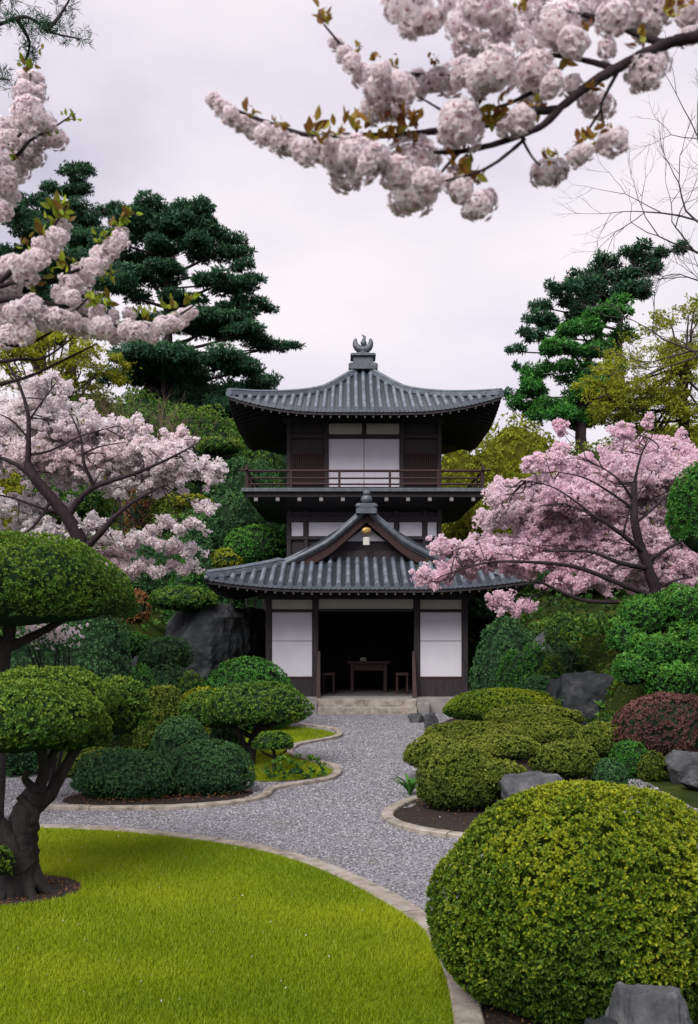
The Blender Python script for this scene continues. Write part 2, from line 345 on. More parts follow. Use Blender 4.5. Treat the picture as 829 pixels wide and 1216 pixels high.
# beds
bedL = [gp(50,960),gp(101,962),gp(203,961),gp(273,956),gp(312,948),gp(327,938),gp(388,927),gp(401,918),gp(396,911)]
kerb(bedL, .12, .055, 'low pale kerb curving in front of the dark green mounds on the left')
kerb([gp(396,911),gp(372,905),gp(352,900),gp(344,893),gp(356,885),gp(398,877),gp(403,871),gp(392,866),gp(356,862)], .12, .055, 'wavy pale kerb round the moss islands below the pad-topped tree')
soilL = spline([gp(75,953),gp(120,958),gp(210,957),gp(272,951),gp(300,943),gp(280,938),gp(190,935),gp(100,942)],6,True)
sheet('soil_bed', soilL, .009, M['soil'])
islA = spline([gp(245,905),gp(300,928),gp(386,923),gp(394,915),gp(370,907),gp(348,899),gp(342,893),gp(354,884),gp(392,876),gp(396,871),gp(355,864),gp(300,862),gp(235,868)],6,True)
sheet('moss_island', islA, .014, M['mossbright'])
leftbed = spline([gp(-60,905),gp(60,905),gp(180,900),gp(240,890),gp(300,864),gp(352,859),gp(352,848),gp(250,846),gp(100,846),gp(-60,850)],6,True)
sheet('moss_bed', leftbed, .009, M['mossfloor'])
bedR_k = [gp(500,950),gp(476,958),gp(461,968),gp(466,978),gp(500,989),gp(556,996),gp(640,1000),gp(700,985)]
kerb(bedR_k, .13, .055, 'pale rounded kerb at the tip of the right shrub bed')
bedR = spline([gp(496,952),gp(472,961),gp(467,968),gp(474,976),gp(505,985),gp(556,992),gp(640,994),gp(740,975),gp(700,900),gp(690,862),gp(560,850),gp(512,868),gp(500,905)],6,True)
sheet('soil_bed', bedR, .010, M['soil'])
soilF = spline([(.72,6.9),(.74,5.4),(.7,4.2),(1.6,3.6),(3.6,3.8),(4.1,6.0),(3.2,7.4),(1.6,7.6)],6,True)
sheet('soil_bed', soilF, .012, M['soil'])
kerb([gp(735,905),gp(770,912),gp(800,918),gp(840,918)], .12, .06, 'short pale kerb behind the big round bush, near the red shrub')
mossR = spline([gp(745,890),gp(800,905),gp(860,905),gp(860,872),gp(750,872)],6,True)
sheet('moss_island', mossR, .010, M['mossbright'])
well = spline([gp(-40,1050),gp(20,1043),gp(80,1048),gp(96,1058),gp(80,1070),gp(20,1080),gp(-40,1080)],6,True)
sheet('tree_well_soil', well, .036, M['soil'])
sheet('side_path', np.array([(2.95,24.7),(3.9,24.7),(4.0,33),(3.0,33)]), .008, M['slab'])
# grass blades
def grass(polys, n, hgt, wid, excl=(), z=.028, shade0=.55, name='grass'):
    mb = MB()
    for poly, cnt in zip(polys, n):
        lo, hi = poly.min(0), poly.max(0); lo = np.maximum(lo, (-5.2,4.7))
        P = R.uniform(lo, hi, (cnt*3,2)); P = P[pip(P,poly)]
        for e in excl: P = P[~pip(P,e)]
        hw = 440*P[:,1]/F+.1; P = P[np.abs(P[:,0])<hw][:cnt]
        m = len(P); a = R.uniform(0,2*PI,m); h = hgt*R.uniform(.5,1.2,m); lean = R.normal(size=(m,2))*.35*h[:,None]
        P3 = np.column_stack([P, np.full(m,z)]); d = np.stack([np.cos(a),np.sin(a),np.zeros(m)],1)*wid
        V = np.stack([P3-d, P3+d, P3+np.column_stack([lean,h])],1).reshape(-1,3)
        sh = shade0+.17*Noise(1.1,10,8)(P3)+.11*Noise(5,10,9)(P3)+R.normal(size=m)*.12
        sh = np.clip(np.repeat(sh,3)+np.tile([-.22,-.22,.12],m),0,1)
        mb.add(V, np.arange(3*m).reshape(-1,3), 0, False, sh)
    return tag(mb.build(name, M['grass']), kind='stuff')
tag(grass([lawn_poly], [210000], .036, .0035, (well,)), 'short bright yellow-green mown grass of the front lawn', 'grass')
tag(grass([islA], [26000], .04, .006, z=.012, shade0=.42), 'low mossy grass on the small islands under the pad-topped tree', 'grass')
tag(grass([mossR], [6000], .04, .006, z=.010, shade0=.36), 'low mossy grass strip in front of the red shrub', 'grass')
# loose gravel stones
def pebbles(n):
    P = np.column_stack([R.uniform(-6,4.1,n*4), 1/R.uniform(1/24.,1/5.3,n*4)])
    P = P[np.abs(P[:,0])<430*P[:,1]/F]
    for e in (lawn_poly, bedR, islA, soilL, soilF): P = P[~pip(P,e)]
    P = P[~((P[:,1]>15.5)&(P[:,0]<-1.0-.0*P[:,1])&pip(P,leftbed))][:n]; n = len(P)
    O = np.array([(1,0,0),(0,1,0),(-1,0,0),(0,-1,0),(0,0,1),(0,0,-1)],float)
    Fc = np.array([(0,1,4),(1,2,4),(2,3,4),(3,0,4)])
    s = np.clip(P[:,1]*.0011,.007,.016)*R.uniform(.6,1.5,n); a = R.uniform(0,2*PI,n)
    V = np.repeat(O[None,:5],n,0)*R.uniform(.6,1.2,(n,5,1))*np.stack([s,s*.8,s*.6],1)[:,None]
    ca,sa = np.cos(a)[:,None],np.sin(a)[:,None]
    W = np.stack([V[...,0]*ca-V[...,1]*sa, V[...,0]*sa+V[...,1]*ca, V[...,2]],-1)+np.column_stack([P,np.full(n,.005)])[:,None]
    mb = MB(); f = (Fc[None]+5*np.arange(n)[:,None,None]).reshape(-1,3)
    mb.add(W.reshape(-1,3), f, 0, False, np.repeat(np.clip(R.normal(.5,.25,n),0,1),5))
    tag(mb.build('gravel_stones', M['pebble']), 'loose grey gravel chips of the garden path', 'gravel', kind='stuff')
pebbles(70000)
# ------------------------------------------------------------------ the building
BX = .446
def roofz(d, prof):
    return np.interp(d, prof[0], prof[1])
def smoothprof(ds, zs):
    P = spline(np.column_stack([ds,zs]), 12); return P[:,0], P[:,1]
def lift(dx, dy, Lc, s0=2.9, T_=2.6):
    t = np.minimum(dx,dy); s = np.abs(dx-dy)
    return Lc*np.clip(1-s/s0,0,1)**2.2*np.clip(1-t/T_,0,1)
RIB = .232
def ribh(x):
    p = ((x/RIB+.5)%1-.5)/.27
    return np.where(np.abs(p)<1, np.sqrt(np.clip(1-p*p,0,1))*.085, 0)
def slope(mb, Hx, dmax_fn, prof, Lc, tr, center_d2, x0=None, x1=None, ncol=9, rows=54, d0_fn=None, soff=True, soffd=1.7, discs=True):
    """one tiled slope; local x along the eave, d inwards; tr maps (x,d,z)->world; center_d2(x,d) distance to the nearest adjoining eave"""
    x0 = -Hx if x0 is None else x0; x1 = Hx if x1 is None else x1
    nr = int(round((x1-x0)/RIB*ncol)); xs = np.linspace(x0,x1,nr+1)
    dm = dmax_fn(xs); d0 = d0_fn(xs) if d0_fn is not None else np.zeros_like(xs)
    v = np.linspace(0,1,rows)**.9
    D = d0[:,None]+(dm-d0)[:,None]*v[None]; X = np.repeat(xs[:,None],rows,1)
    # tile courses: tiny steps
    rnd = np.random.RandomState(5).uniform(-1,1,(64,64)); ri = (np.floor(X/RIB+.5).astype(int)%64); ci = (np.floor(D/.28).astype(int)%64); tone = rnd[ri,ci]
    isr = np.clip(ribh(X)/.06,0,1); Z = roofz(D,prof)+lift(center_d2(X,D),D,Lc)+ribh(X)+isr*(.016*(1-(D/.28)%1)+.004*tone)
    G = np.stack(tr(X,D,Z),-1); mb.grid(G,0,False,(isr*(.86+.14*tone-.30*((D/.28)%1>.86))+.05*tone).clip(0,1).ravel())  # same tile; rib highlights and shaded gaps painted in, besides random tone and joints
    if discs:
        for xr in np.arange(math.ceil(x0/RIB), math.floor(x1/RIB)+1)*RIB:
            a = np.linspace(0,2*PI,10,endpoint=False); zz = float(roofz(0,prof)+lift(center_d2(np.array([xr]),np.array([0.])),np.array([0.]),Lc)[0])
            V = np.stack(tr(xr+.064*np.cos(a), np.full(10,-.012), zz+.0+.064*np.sin(a)),-1); V2 = np.stack(tr(xr+.064*np.cos(a), np.full(10,.06), zz+.064*np.sin(a)),-1)
            mb.add(np.concatenate([V,V2]), [tuple(range(10))]+[(i,(i+1)%10,10+(i+1)%10,10+i) for i in range(10)], 0)
        # flat tile lip below the ribs
        E = Z[:,0]-ribh(xs); lo = np.stack(tr(xs, np.full_like(xs,-.002), E-.055),-1); hi = np.stack(tr(xs, np.full_like(xs,-.002), E+.008+ribh(xs)),-1)
        mb.grid(np.stack([lo,hi],1),0,False)
    if soff:
        xs2 = np.linspace(x0,x1,41); dm2 = np.minimum(dmax_fn(xs2), soffd); vv = np.linspace(0,1,6)
        D2 = dm2[:,None]*vv[None]; X2 = np.repeat(xs2[:,None],6,1)
        Z2 = roofz(0,prof)-.13+.20*D2+lift(center_d2(X2,D2),D2,Lc)
        G2 = np.stack(tr(X2,D2+.03,Z2),-1); mb.grid(G2,1,True)
        E2 = np.stack(tr(xs2,np.full_like(xs2,.03),Z2[:,0]+.10),-1); mb.grid(np.stack([G2[:,0],E2],1),1,False)
bld = empty('temple_pavilion', (BX,25,0), 'dark timber two-storey Japanese garden pavilion with grey tiled roofs and white panels', 'pavilion')
# ---- stone platform and steps
mb = MB(); mb.bbox((BX-2.75,24.42,0),(BX+2.75,29.6,.36)); pf = mb.build('stone_platform', M['slab'], bld)
for i,(y0,y1,z1,hw) in enumerate([(24.0,24.4,.17,1.20),(24.2,24.4,.34,1.20)]):
    mb = MB(); mb.bbox((BX-hw+.0,y0+(0 if i==0 else .002),0),(BX+hw,y1+.002*i,z1),.015); mb.build('step', M['stonepale'], bld)
for sx in (-1,1):
    mb = MB(); xx = BX+sx*1.36; mb.bbox((xx-.155,24.12,0),(xx+.155,24.41,.27),.02); mb.build('step_cheek', M['slab'], bld)
# ---- ground floor front wall
yF = 25.0
def boxpart(name, lo, hi, mat, parent=bld, bev=.008):
    mb = MB(); mb.bbox(lo,hi,bev); return mb.build(name, M[mat], parent)
for xp in (-2.02,-.84,1.70,2.91): boxpart('post', (xp-.07,yF-.07,.361),(xp+.07,yF+.07,2.98),'wood')
for (xa,xb) in ((-1.95,-.91),(1.77,2.84)):
    f = boxpart('wall_base', (xa,yF-.04,.362),(xb,yF+.04,.80),'wood')
    mb = MB(); mb.box((xa+.02,yF-.02,.862),(xb-.02,yF+.02,1.745)); mb.box((xa+.02,yF-.02,1.76),(xb-.02,yF+.02,2.47)); mb.box((xa+.0,yF-.01,.80),(xb,yF+.015,2.48),1)
    pn = mb.build('sliding_panel', [M['plaster'],M['wood']], bld)
    boxpart('rail', (xa,yF-.045,.803),(xb,yF+.045,.86),'woodred')
    boxpart('lintel', (xa,yF-.05,2.472),(xb,yF+.05,2.55),'wood')
    boxpart('transom_panel', (xa+.01,yF-.02,2.552),(xb-.01,yF+.02,2.79),'cream')
boxpart('lintel', (-.77,yF-.05,2.49),(1.63,yF+.05,2.56),'wood')
boxpart('transom_panel', (-.76,yF-.02,2.562),(1.62,yF+.02,2.80),'cream')
boxpart('eave_beam', (-2.3,yF-.075,2.803),(3.19,yF+.075,2.96),'wood')
for sx,xp in ((-1,-.84),(1,1.70)):   # leaning jamb boards by the opening
    mb = MB(); V = []
    x_a = xp-sx*.085
    for (yy,zz,w) in ((24.45,.362,.05),(24.62,.362,.05),(24.93,1.5,.035),(24.90,1.5,.035)): V += [(x_a-w,yy,zz),(x_a+w,yy,zz)]
    mb.add(V,[(0,1,3,2),(2,3,5,4),(4,5,7,6),(6,7,1,0),(0,2,4,6),(1,7,5,3)]); mb.build('jamb_board', M['woodred'], bld)
# side walls, back wall, ceiling, floor inside
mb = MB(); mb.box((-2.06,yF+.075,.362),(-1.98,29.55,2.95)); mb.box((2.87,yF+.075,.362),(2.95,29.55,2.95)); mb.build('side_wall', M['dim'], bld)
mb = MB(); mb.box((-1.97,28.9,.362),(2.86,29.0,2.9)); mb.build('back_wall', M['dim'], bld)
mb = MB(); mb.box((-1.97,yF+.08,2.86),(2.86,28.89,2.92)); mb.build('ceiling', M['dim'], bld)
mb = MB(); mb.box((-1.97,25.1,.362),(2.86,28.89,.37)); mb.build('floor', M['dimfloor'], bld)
# ---- lower roof
Hl, yE, ze = 3.87, 23.7, 3.06
profL = smoothprof([0,.47,1.3,1.75,2.2,2.6,3.0,3.6,3.87],[ze,3.19,3.47,3.66,3.87,4.07,4.31,4.82,5.04])
mb = MB(); Lc = .22; dG = 2.2; dV = 1.72; yB = 29.7
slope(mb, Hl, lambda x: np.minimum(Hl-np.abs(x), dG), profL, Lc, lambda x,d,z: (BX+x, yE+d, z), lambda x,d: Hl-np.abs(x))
for sg in (-1,1):
    # side slopes: local x runs along Y (0 at the front eave), d inwards from the side eave
    Ls = yB-yE
    def dmin(xs): return np.zeros_like(xs)
    def dmx(xs): return np.where(xs<dV-.001, xs, Hl)
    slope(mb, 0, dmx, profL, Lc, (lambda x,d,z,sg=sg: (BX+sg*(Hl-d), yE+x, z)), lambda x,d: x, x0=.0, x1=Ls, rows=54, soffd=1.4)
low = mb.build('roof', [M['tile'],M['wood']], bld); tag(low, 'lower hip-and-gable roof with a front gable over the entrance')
def ridge(mb, P, w, h, n=6):
    P = spline(P, n) if len(P)<12 else np.asarray(P); T=np.gradient(P,axis=0); T/=np.linalg.norm(T,axis=1)[:,None]
    S = np.cross(T,[0,0,1.]); S/=np.linalg.norm(S,axis=1)[:,None]
    pr = [(-.5,-.05),(-.5,h*.35),(-.36,h*.40),(-.36,h*.62),(-.42,h*.66),(-.3,h*.9),(0,h*1.02),(.3,h*.9),(.42,h*.66),(.36,h*.62),(.36,h*.40),(.5,h*.35),(.5,-.05)]
    G = np.stack([P+S*(a*w)+np.array([0,0,1.])*b for a,b in pr],1); mb.grid(G,0,False)
    for e in (0,-1): mb.add(G[e],[tuple(range(len(pr)))])
mb = MB(); ridge(mb, [(BX,yE+dV-.12,5.02),(BX,yE+dV+.6,5.0),(BX,27.5,5.0),(BX,yB,5.0)], .30,.24); mb.build('main_ridge', M['tiledark'], low)
for sg in (-1,1):
    d = np.concatenate([np.linspace(0.02,dV-.1,14), np.linspace(dV+.02,Hl-.06,22)]); z = roofz(d,profL)+lift(d,d,Lc)*(d<dV)+.03
    d2 = np.minimum(d,dV)+.13*sst(dV-.5,dV+.1,d); k5 = np.ones(5)/5; pad_ = lambda q: np.convolve(np.pad(q,2,'edge'),k5,'valid')
    mb = MB(); ridge(mb, np.stack([BX+sg*(Hl-d), yE+pad_(d2), z],1), .29,.16); mb.build('hip_ridge', M['ridgepale'], low)
    # verge: tiled edge rolls down the gable
    d = np.linspace(dV-.25,Hl-.12,22); z = roofz(d,profL)+.05
    mb = MB()
    for off,rr in ((-.02,.075),(.30,.06),(.50,.055)): mb.tube(np.stack([BX+sg*(Hl-d), np.full(22,yE+dV+off), z],1), rr, 8)
    lo = roofz(d,profL)-.06
    mb.grid(np.stack([np.stack([BX+sg*(Hl-d),np.full(22,yE+dV-.02),lo],1),np.stack([BX+sg*(Hl-d),np.full(22,yE+dV-.02),z+.02],1)],1),0,False)
    mb.build('verge_tiles', M['tiledark'], low)
    # bargeboard
    d = np.linspace(dV+.30,Hl-.0,22); zt = roofz(d,profL)-.065; hb = .20+.06*np.linspace(1,0,22)
    A = [np.stack([BX+sg*(Hl-d),np.full(22,yE+dV+yo),zt-ho],1) for yo,ho in ((.02,0*hb),(.02,hb),(.09,hb),(.09,0*hb))]
    mb = MB(); mb.grid(np.stack(A+[A[0]],1),0,False); mb.build('bargeboard', M['woodred'], low)
yG = yE+dG+.02
mb = MB(); xs = np.linspace(-1.85,1.85,41); zt = roofz(Hl-np.abs(xs),profL)-.03
mb.grid(np.stack([np.stack([BX+xs,np.full(41,yG),np.full(41,3.8)],1),np.stack([BX+xs,np.full(41,yG),np.maximum(zt,3.8)],1)],1),0,False); mb.build('gable_wall', M['wood'], low)
boxpart('gable_beam', (BX-1.55,yG-.10,3.84),(BX+1.55,yG-.004,4.08),'wood', low)
mb = MB(); y=yG-.06; V=[(BX-.5,y,4.33),(BX+.5,y,4.33),(BX,y,4.72)]; V+= [(a,b+.05,c) for a,b,c in V]
mb.add(V,[(0,1,2),(0,3,4,1),(1,4,5,2),(2,5,3,0)]); mb.build('gable_panel', M['plaster'], low)
mb = MB(); mb.bbox((BX-.085,yE+dV+.0,4.20),(BX+.085,yE+dV+.06,4.40),.02); mb.build('gable_plaque', M['white'], low)
mb = MB(); D,Fq = sphere(14,8); mb.add(D*np.array([.13,.05,.10])+np.array([BX,yE+dV-.0,4.56]),Fq,0,True); mb.tube([(BX,yE+dV-.06,4.56),(BX,yE+dV-.03,4.56)],.05,10); mb.build('gable_pendant', M['gold'], low)
# ridge-end ornament of the lower roof
def lathe(mb, c, prof, n=16, mat=0):
    a = np.linspace(0,2*PI,n,endpoint=False); pr=np.array(prof)
    G = np.stack([np.stack([c[0]+r*np.cos(a),c[1]+r*np.sin(a),np.full(n,c[2]+z)],1) for r,z in pr],0)
    G = np.concatenate([G,G[:,:1]],1); mb.grid(G,mat,True)
mb = MB(); yo = yE+dV-.16
mb.bbox((BX-.27,yo-.10,4.98),(BX+.27,yo+.16,5.12),.03); mb.bbox((BX-.19,yo-.09,5.12),(BX+.19,yo+.15,5.24),.03)
mb.add(D*np.array([.15,.11,.13])+np.array([BX,yo+.02,5.34]),Fq,0,True)
for sg in (-1,1): mb.add(D*np.array([.11,.08,.075])+np.array([BX+sg*.18,yo,5.18]),Fq,0,True)
mb.add(D*np.array([.10,.09,.085])+np.array([BX,yo+.02,5.50]),Fq,0,True)
mb.build('finial', M['tiledark'], low)
# rafters
def rafters(parent, xs, place, Lr, rise, n_name='rafter'):
    mb = MB(); b,hh=.022,.06
    V=[(-b,0,-hh),(b,0,-hh),(b,0,0),(-b,0,0),(-b,Lr,-hh+Lr*rise),(b,Lr,-hh+Lr*rise),(b,Lr,Lr*rise),(-b,Lr,Lr*rise)]
    mb.add(V,[(1,0,3,2)],1); mb.add(V,[(0,1,5,4),(1,2,6,5),(2,3,7,6),(3,0,4,7),(4,5,6,7)],0)
    first=None
    for x in xs:
        loc, rz, room = place(x)
        if room < .12: continue
        if first is None:
            first = mb.build(n_name,[M['wood'],M['white']]); o = first
        else: o = first.copy(); C.objects.link(o)
        o.parent = parent; o.location = np.array(loc)-worldpos(parent); o.rotation_euler=(0,0,rz); o.scale=(1,min(1,room*.85/Lr),1)
def zraft(x, Hx, d=.1): return float(lift(np.array([Hx-abs(x)]),np.array([d]),Lc)[0])
rafters(low, np.arange(-16,17)*.222, lambda x:((BX+x,yE+.12,ze-.125+zraft(x,Hl)),0,Hl-abs(x)-.1), 1.15, .19)
for sg in (-1,1):
    rafters(low, np.arange(0.35,5.7,.25), lambda x:((BX+sg*(Hl-.12),yE+x,ze-.125+float(lift(np.array([x]),np.array([.1]),Lc)[0])), sg*PI/2, x-.1), 1.15,.19)
# ---- tower
yT, hwT = 29.5, 2.23; cT = yT+hwT
mb = MB(); mb.box((BX-hwT+.05,yT+.05,0),(BX+hwT-.05,cT+hwT-.05,8.3)); mb.build('tower_wall', M['wood'], bld)
# storey under the balcony
for xp in (-2.23,-1.72,-.05,.97,1.8,2.23): boxpart('post',(BX+xp-.06,yT-.05,3.0),(BX+xp+.06,yT+.045,5.7),'wood')
for xa,xb in ((-2.15,-1.8),(-1.64,-.13),(.03,.89),(1.05,1.72),(1.88,2.15)):
    boxpart('wall_panel',(BX+xa,yT-.0,4.78),(BX+xb,yT+.04,5.20),'plaster')
boxpart('rail',(BX-2.3,yT-.065,4.68),(BX+2.3,yT-.052,4.777),'wood')
boxpart('lintel',(BX-2.3,yT-.07,5.203),(BX+2.3,yT-.053,5.36),'wood')
# balcony deck: thin slab with sloping soffit
hb_=3.5; zb=6.04
bal = empty('balcony',(0,0,0)); bal.parent = bld
mb = MB()
def ring(h,z): return [(BX-h,cT-h,z),(BX+h,cT-h,z),(BX+h,cT+h,z),(BX-h,cT+h,z)]
V = ring(hwT-.1,zb+.06)+ring(hb_,zb)+ring(hb_,zb-.10)+ring(hb_-.12,zb-.12)+ring(hb_-.12,zb-.24)+ring(hwT-.1,zb-.55)
f=[]
for r in range(5):
    for i in range(4): f.append((4*r+i,4*r+(i+1)%4,4*r+4+(i+1)%4,4*r+4+i))
mb.add(V,f[:8]); mb.add(V,f[8:],1); mb.build('deck', [M['tiledark'],M['wood']], bal)
for k_ in range(-5,6):
    mb = MB(); x=BX+k_*.62; mb.box((x-.06,cT-hb_+.16,zb-.37),(x+.06,cT-hwT,zb-.22)); mb.box((x-.05,cT-hb_+.145,zb-.35),(x+.05,cT-hb_+.159,zb-.25),1); mb.build('bracket',[M['wood'],M['slab']], bal)
hr=hb_-.14
for s_ in range(4):
    a=s_*PI/2
    def rot(p): 
        x,y,z=p; return (BX+x*math.cos(a)-y*math.sin(a), cT+x*math.sin(a)+y*math.cos(a), z)
    for z_,r_ in ((zb+.12,.028),(zb+.29,.028),(zb+.50,.04)):
        o_=.0 if z_<zb+.4 else .22
        pts_=[rot((-hr,-hr,z_)),rot((0,-hr,z_)),rot((hr,-hr,z_))]
        if o_: pts_=[rot((-hr-o_,-hr,z_+.03))]+pts_+[rot((hr+o_,-hr,z_+.03))]
        mb = MB(); mb.tube(pts_,r_,6,smooth=False)
        mb.build('rail',M['woodred'],bal)
    for xp in (-hr,-2.1,-.72,.72,2.1):
        mb = MB(); p=rot((xp,-hr,0)); rr=.05 if xp==-hr else .034; mb.bbox((p[0]-rr,p[1]-rr,zb-.02),(p[0]+rr,p[1]+rr,zb+(.66 if xp==-hr else .50)),.006); mb.build('baluster',M['woodred'],bal)
# upper storey wall
for xp in (-2.23,-1.12,1.12,2.23): boxpart('post',(BX+xp-.06,yT-.06,zb+.0),(BX+xp+.06,yT+.045,8.4),'wood')
for xa,xb in ((-1.05,-.008),(.008,1.05)):
    boxpart('sliding_panel',(BX+xa,yT-.0,zb+.2),(BX+xb,yT+.04,7.66),'plaster')
for xa,xb in ((-1.05,-.06),(.06,1.05)):
    boxpart('transom_panel',(BX+xa,yT-.0,7.80),(BX+xb,yT+.04,8.12),'cream')
boxpart('lintel',(BX-2.2,yT-.055,7.67),(BX+2.2,yT-.002,7.78),'wood')
boxpart('post',(BX-.05,yT-.045,7.782),(BX+.05,yT+.04,8.12),'wood')
for xa,xb in ((-2.16,-1.19),(1.19,2.16)):
    mb = MB()
    for x in np.linspace(xa+.03,xb-.03,15): mb.box((BX+x-.018,yT-.045,zb+.35),(BX+x+.018,yT+.02,7.2))
    mb.box((BX+xa,yT-.05,7.2),(BX+xb,yT+.03,7.28)); mb.box((BX+xa,yT-.05,zb+.28),(BX+xb,yT+.03,zb+.35)); mb.build('lattice_window',M['woodred'],bld)
boxpart('eave_beam',(BX-2.4,yT-.09,8.125),(BX+2.4,yT+.06,8.30),'wood')
# upper roof
Hu, zu = 3.84, 8.17
profU = smoothprof([0,.8,1.7,2.5,3.2,3.64,3.84],[zu,8.44,8.82,9.26,9.80,10.20,10.40])
mb = MB()
for s_ in range(4):
    a=s_*PI/2; ca,sa=math.cos(a),math.sin(a)
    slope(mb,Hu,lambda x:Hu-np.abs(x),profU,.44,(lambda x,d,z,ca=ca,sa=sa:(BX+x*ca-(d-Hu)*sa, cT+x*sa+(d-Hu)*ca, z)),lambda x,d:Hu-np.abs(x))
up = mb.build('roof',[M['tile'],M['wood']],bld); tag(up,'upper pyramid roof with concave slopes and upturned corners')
for sx in (-1,1):
    for sy in (-1,1):
        d=np.linspace(.02,Hu-.3,20); z=roofz(d,profU)+lift(d,d,.44)+.03
        mb=MB(); ridge(mb,np.stack([BX+sx*(Hu-d),cT+sy*(Hu-d),z],1),.24,.15); mb.build('hip_ridge',M['ridgepale'],up)
Lc=.44
for s_ in (0,1,3):
    a=s_*PI/2; ca,sa=math.cos(a),math.sin(a)
    rafters(up,np.arange(-15,16)*.24,lambda x:((BX+x*ca-(.12-Hu)*sa,cT+x*sa+(.12-Hu)*ca,zu-.125+float(lift(np.array([Hu-abs(x)]),np.array([.1]),.44)[0])),a,Hu-abs(x)-.1),1.4,.19)
# upper finial: stepped dew basin, crescent and jewel
mb=MB(); zt=10.30
mb.bbox((BX-.46,cT-.46,zt-.1),(BX+.46,cT+.46,zt+.10),.04); mb.bbox((BX-.32,cT-.32,zt+.10),(BX+.32,cT+.32,zt+.34),.03); mb.bbox((BX-.40,cT-.40,zt+.34),(BX+.40,cT+.40,zt+.42),.03)
lathe(mb,(BX,cT,zt+.42),[(.30,0),(.26,.06),(.14,.10),(.10,.16),(.13,.20),(.10,.24),(.0,.26)])
mb.build('finial',M['tiledark'],up)
mb=MB(); a=np.linspace(-1.05*PI+.35*PI,.35*PI-.30*PI+.0,17); a=np.linspace(PI*1.14,PI*1.86,17)+0
rr=.25; cz=zt+.86
for sg in (1,):
    aa=np.linspace(PI*.86,PI*2.14,21); mb.tube(np.stack([BX+rr*np.cos(aa),np.full(21,cT),cz+rr*np.sin(aa)],1),.125*np.sin(np.linspace(.12,PI-.12,21))**.8+.01,8)
mb.add(D*np.array([.10,.08,.11])+np.array([BX+.02,cT,cz-.03]),Fq,0,True); mb.tube([(BX+.02,cT,cz+.04),(BX+.05,cT,cz+.17),(BX-.04,cT,cz+.24)],[.06,.045,.015],8)
mb.build('crescent_ornament',M['tiledark'],up)
# ---- furniture in the entrance
t=empty('altar_table',(.52,26.6,.37),'small dark wooden table standing in the shadowed entrance of the pavilion','table')
mb=MB(); mb.bbox((-.05,26.25,1.13),(1.09,26.95,1.20)); mb.build('tabletop',M['woodred'],t)
for x in (.08,.96):
    for y in (26.35,26.85): mb=MB(); mb.bbox((x-.045,y-.045,.371),(x+.045,y+.045,1.13)); mb.build('leg',M['woodred'],t)
mb=MB(); mb.box((.125,26.33,.95),(.915,26.37,1.129)); mb.build('apron',M['woodred'],t)
for nm,x0 in (('left',-.70),('right',1.20)):
    s=empty('stool',(x0+.17,25.75,.37),'dark wooden stool just inside the %s side of the pavilion entrance'%nm,'stool','stools inside the entrance')
    mb=MB(); mb.bbox((x0,25.55,.86),(x0+.34,25.95,.92)); mb.build('seat',M['woodred'],s)
    for xx in (x0+.04,x0+.30):
        for yy in (25.6,25.9): mb=MB(); mb.bbox((xx-.025,yy-.025,.371),(xx+.025,yy+.025,.86)); mb.build('leg',M['woodred'],s)
mb=MB(); mb.bbox((.30,26.5,1.201),(.46,26.62,1.28),.02); mb.box((.32,26.497,1.225),(.44,26.4995,1.25),1); tag(mb.build('offering_box',[M['cream'],M['wood']],None,(.38,26.56,1.2)),'small pale box on the dark table in the entrance','box')
# ------------------------------------------------------------------ rocks
bpyico=None
def ico(sub):
    import bmesh
    bm=bmesh.new(); bmesh.ops.create_icosphere(bm,subdivisions=sub,radius=1); V=np.array([v.co[:] for v in bm.verts]); Fa=np.array([[v.index for v in f.verts] for f in bm.faces]); bm.free(); return V,Fa
IV,IF=ico(5)
def rock(label,c,size,mat='rock',seed=0,name='rock',cat='rock',planes=16,rough=.04,group=None,sink=.2,cliff=False):
    r=np.random.RandomState(seed); n=r.normal(size=(planes,3)); n[:,2]*=(.22 if cliff else 1); n/=np.linalg.norm(n,axis=1)[:,None]; d=r.uniform(.62,.95,planes)
    n=np.concatenate([n,[[0,0,1.]]]); d=np.append(d,.75)
    q=IV@n.T; rad=np.where(q>.05,d/np.maximum(q,.05),9).min(1); rad=np.minimum(rad,1.35 if cliff else 1.15); crk=IV*np.array([1,1,.25]) if cliff else IV
    rad*=1+rough*Noise(4,10,seed)(IV)+rough*.5*Noise(11,12,seed+1)(crk)+rough*.25*Noise(26,12,seed+2)(IV)
    P=IV*rad[:,None]*np.array(size); c=np.array(c,float)
    P=P+c+np.array([0,0,size[2]*(1-sink)*.75])
    mb=MB(); mb.add(P,IF,0,False); return tag(mb.build(name,M[mat],None,c),label,cat,group)
def prock(label,px,pbase,hw,hh,Y=None,**k):
    if Y is None: x,Y=gp(px,pbase); z=0
    else: x=at(px,0,Y)[0]; z=k.pop('z',at(px,pbase,Y)[2])
    return rock(label,(x,Y,z),(hw*Y/F,hw*Y/F*.8,hh*Y/F*.62),**k)
rock('huge dark flat-topped boulder left of the pavilion',(-4.15,28.2,-.2),(1.75,1.3,1.95),seed=5,name='boulder',cat='boulder',planes=14,rough=.05,sink=.05,cliff=True)
rock('tall grey boulder squeezed between the huge boulder and the pavilion eaves',(-2.95,28.9,-.2),(.75,.8,1.9),seed=9,name='boulder',cat='boulder',rough=.05,sink=.1,cliff=True)
prock('grey faceted rock in the right bed, half behind the big bush',634,976,40,66,seed=3,mat='rocklit')
prock('grey pointed rock at the right edge beside the red shrub',812,930,27,46,seed=14,mat='rocklit')
prock('low grey rock at the right edge just above the big bush',832,938,24,30,seed=21,mat='rocklit')
prock('small upright grey rock right of the pavilion steps',511,866,11,22,seed=4,mat='rocklit')
prock('small squat grey block next to the right end of the steps',495,858,10,13,seed=6,mat='rocklit')
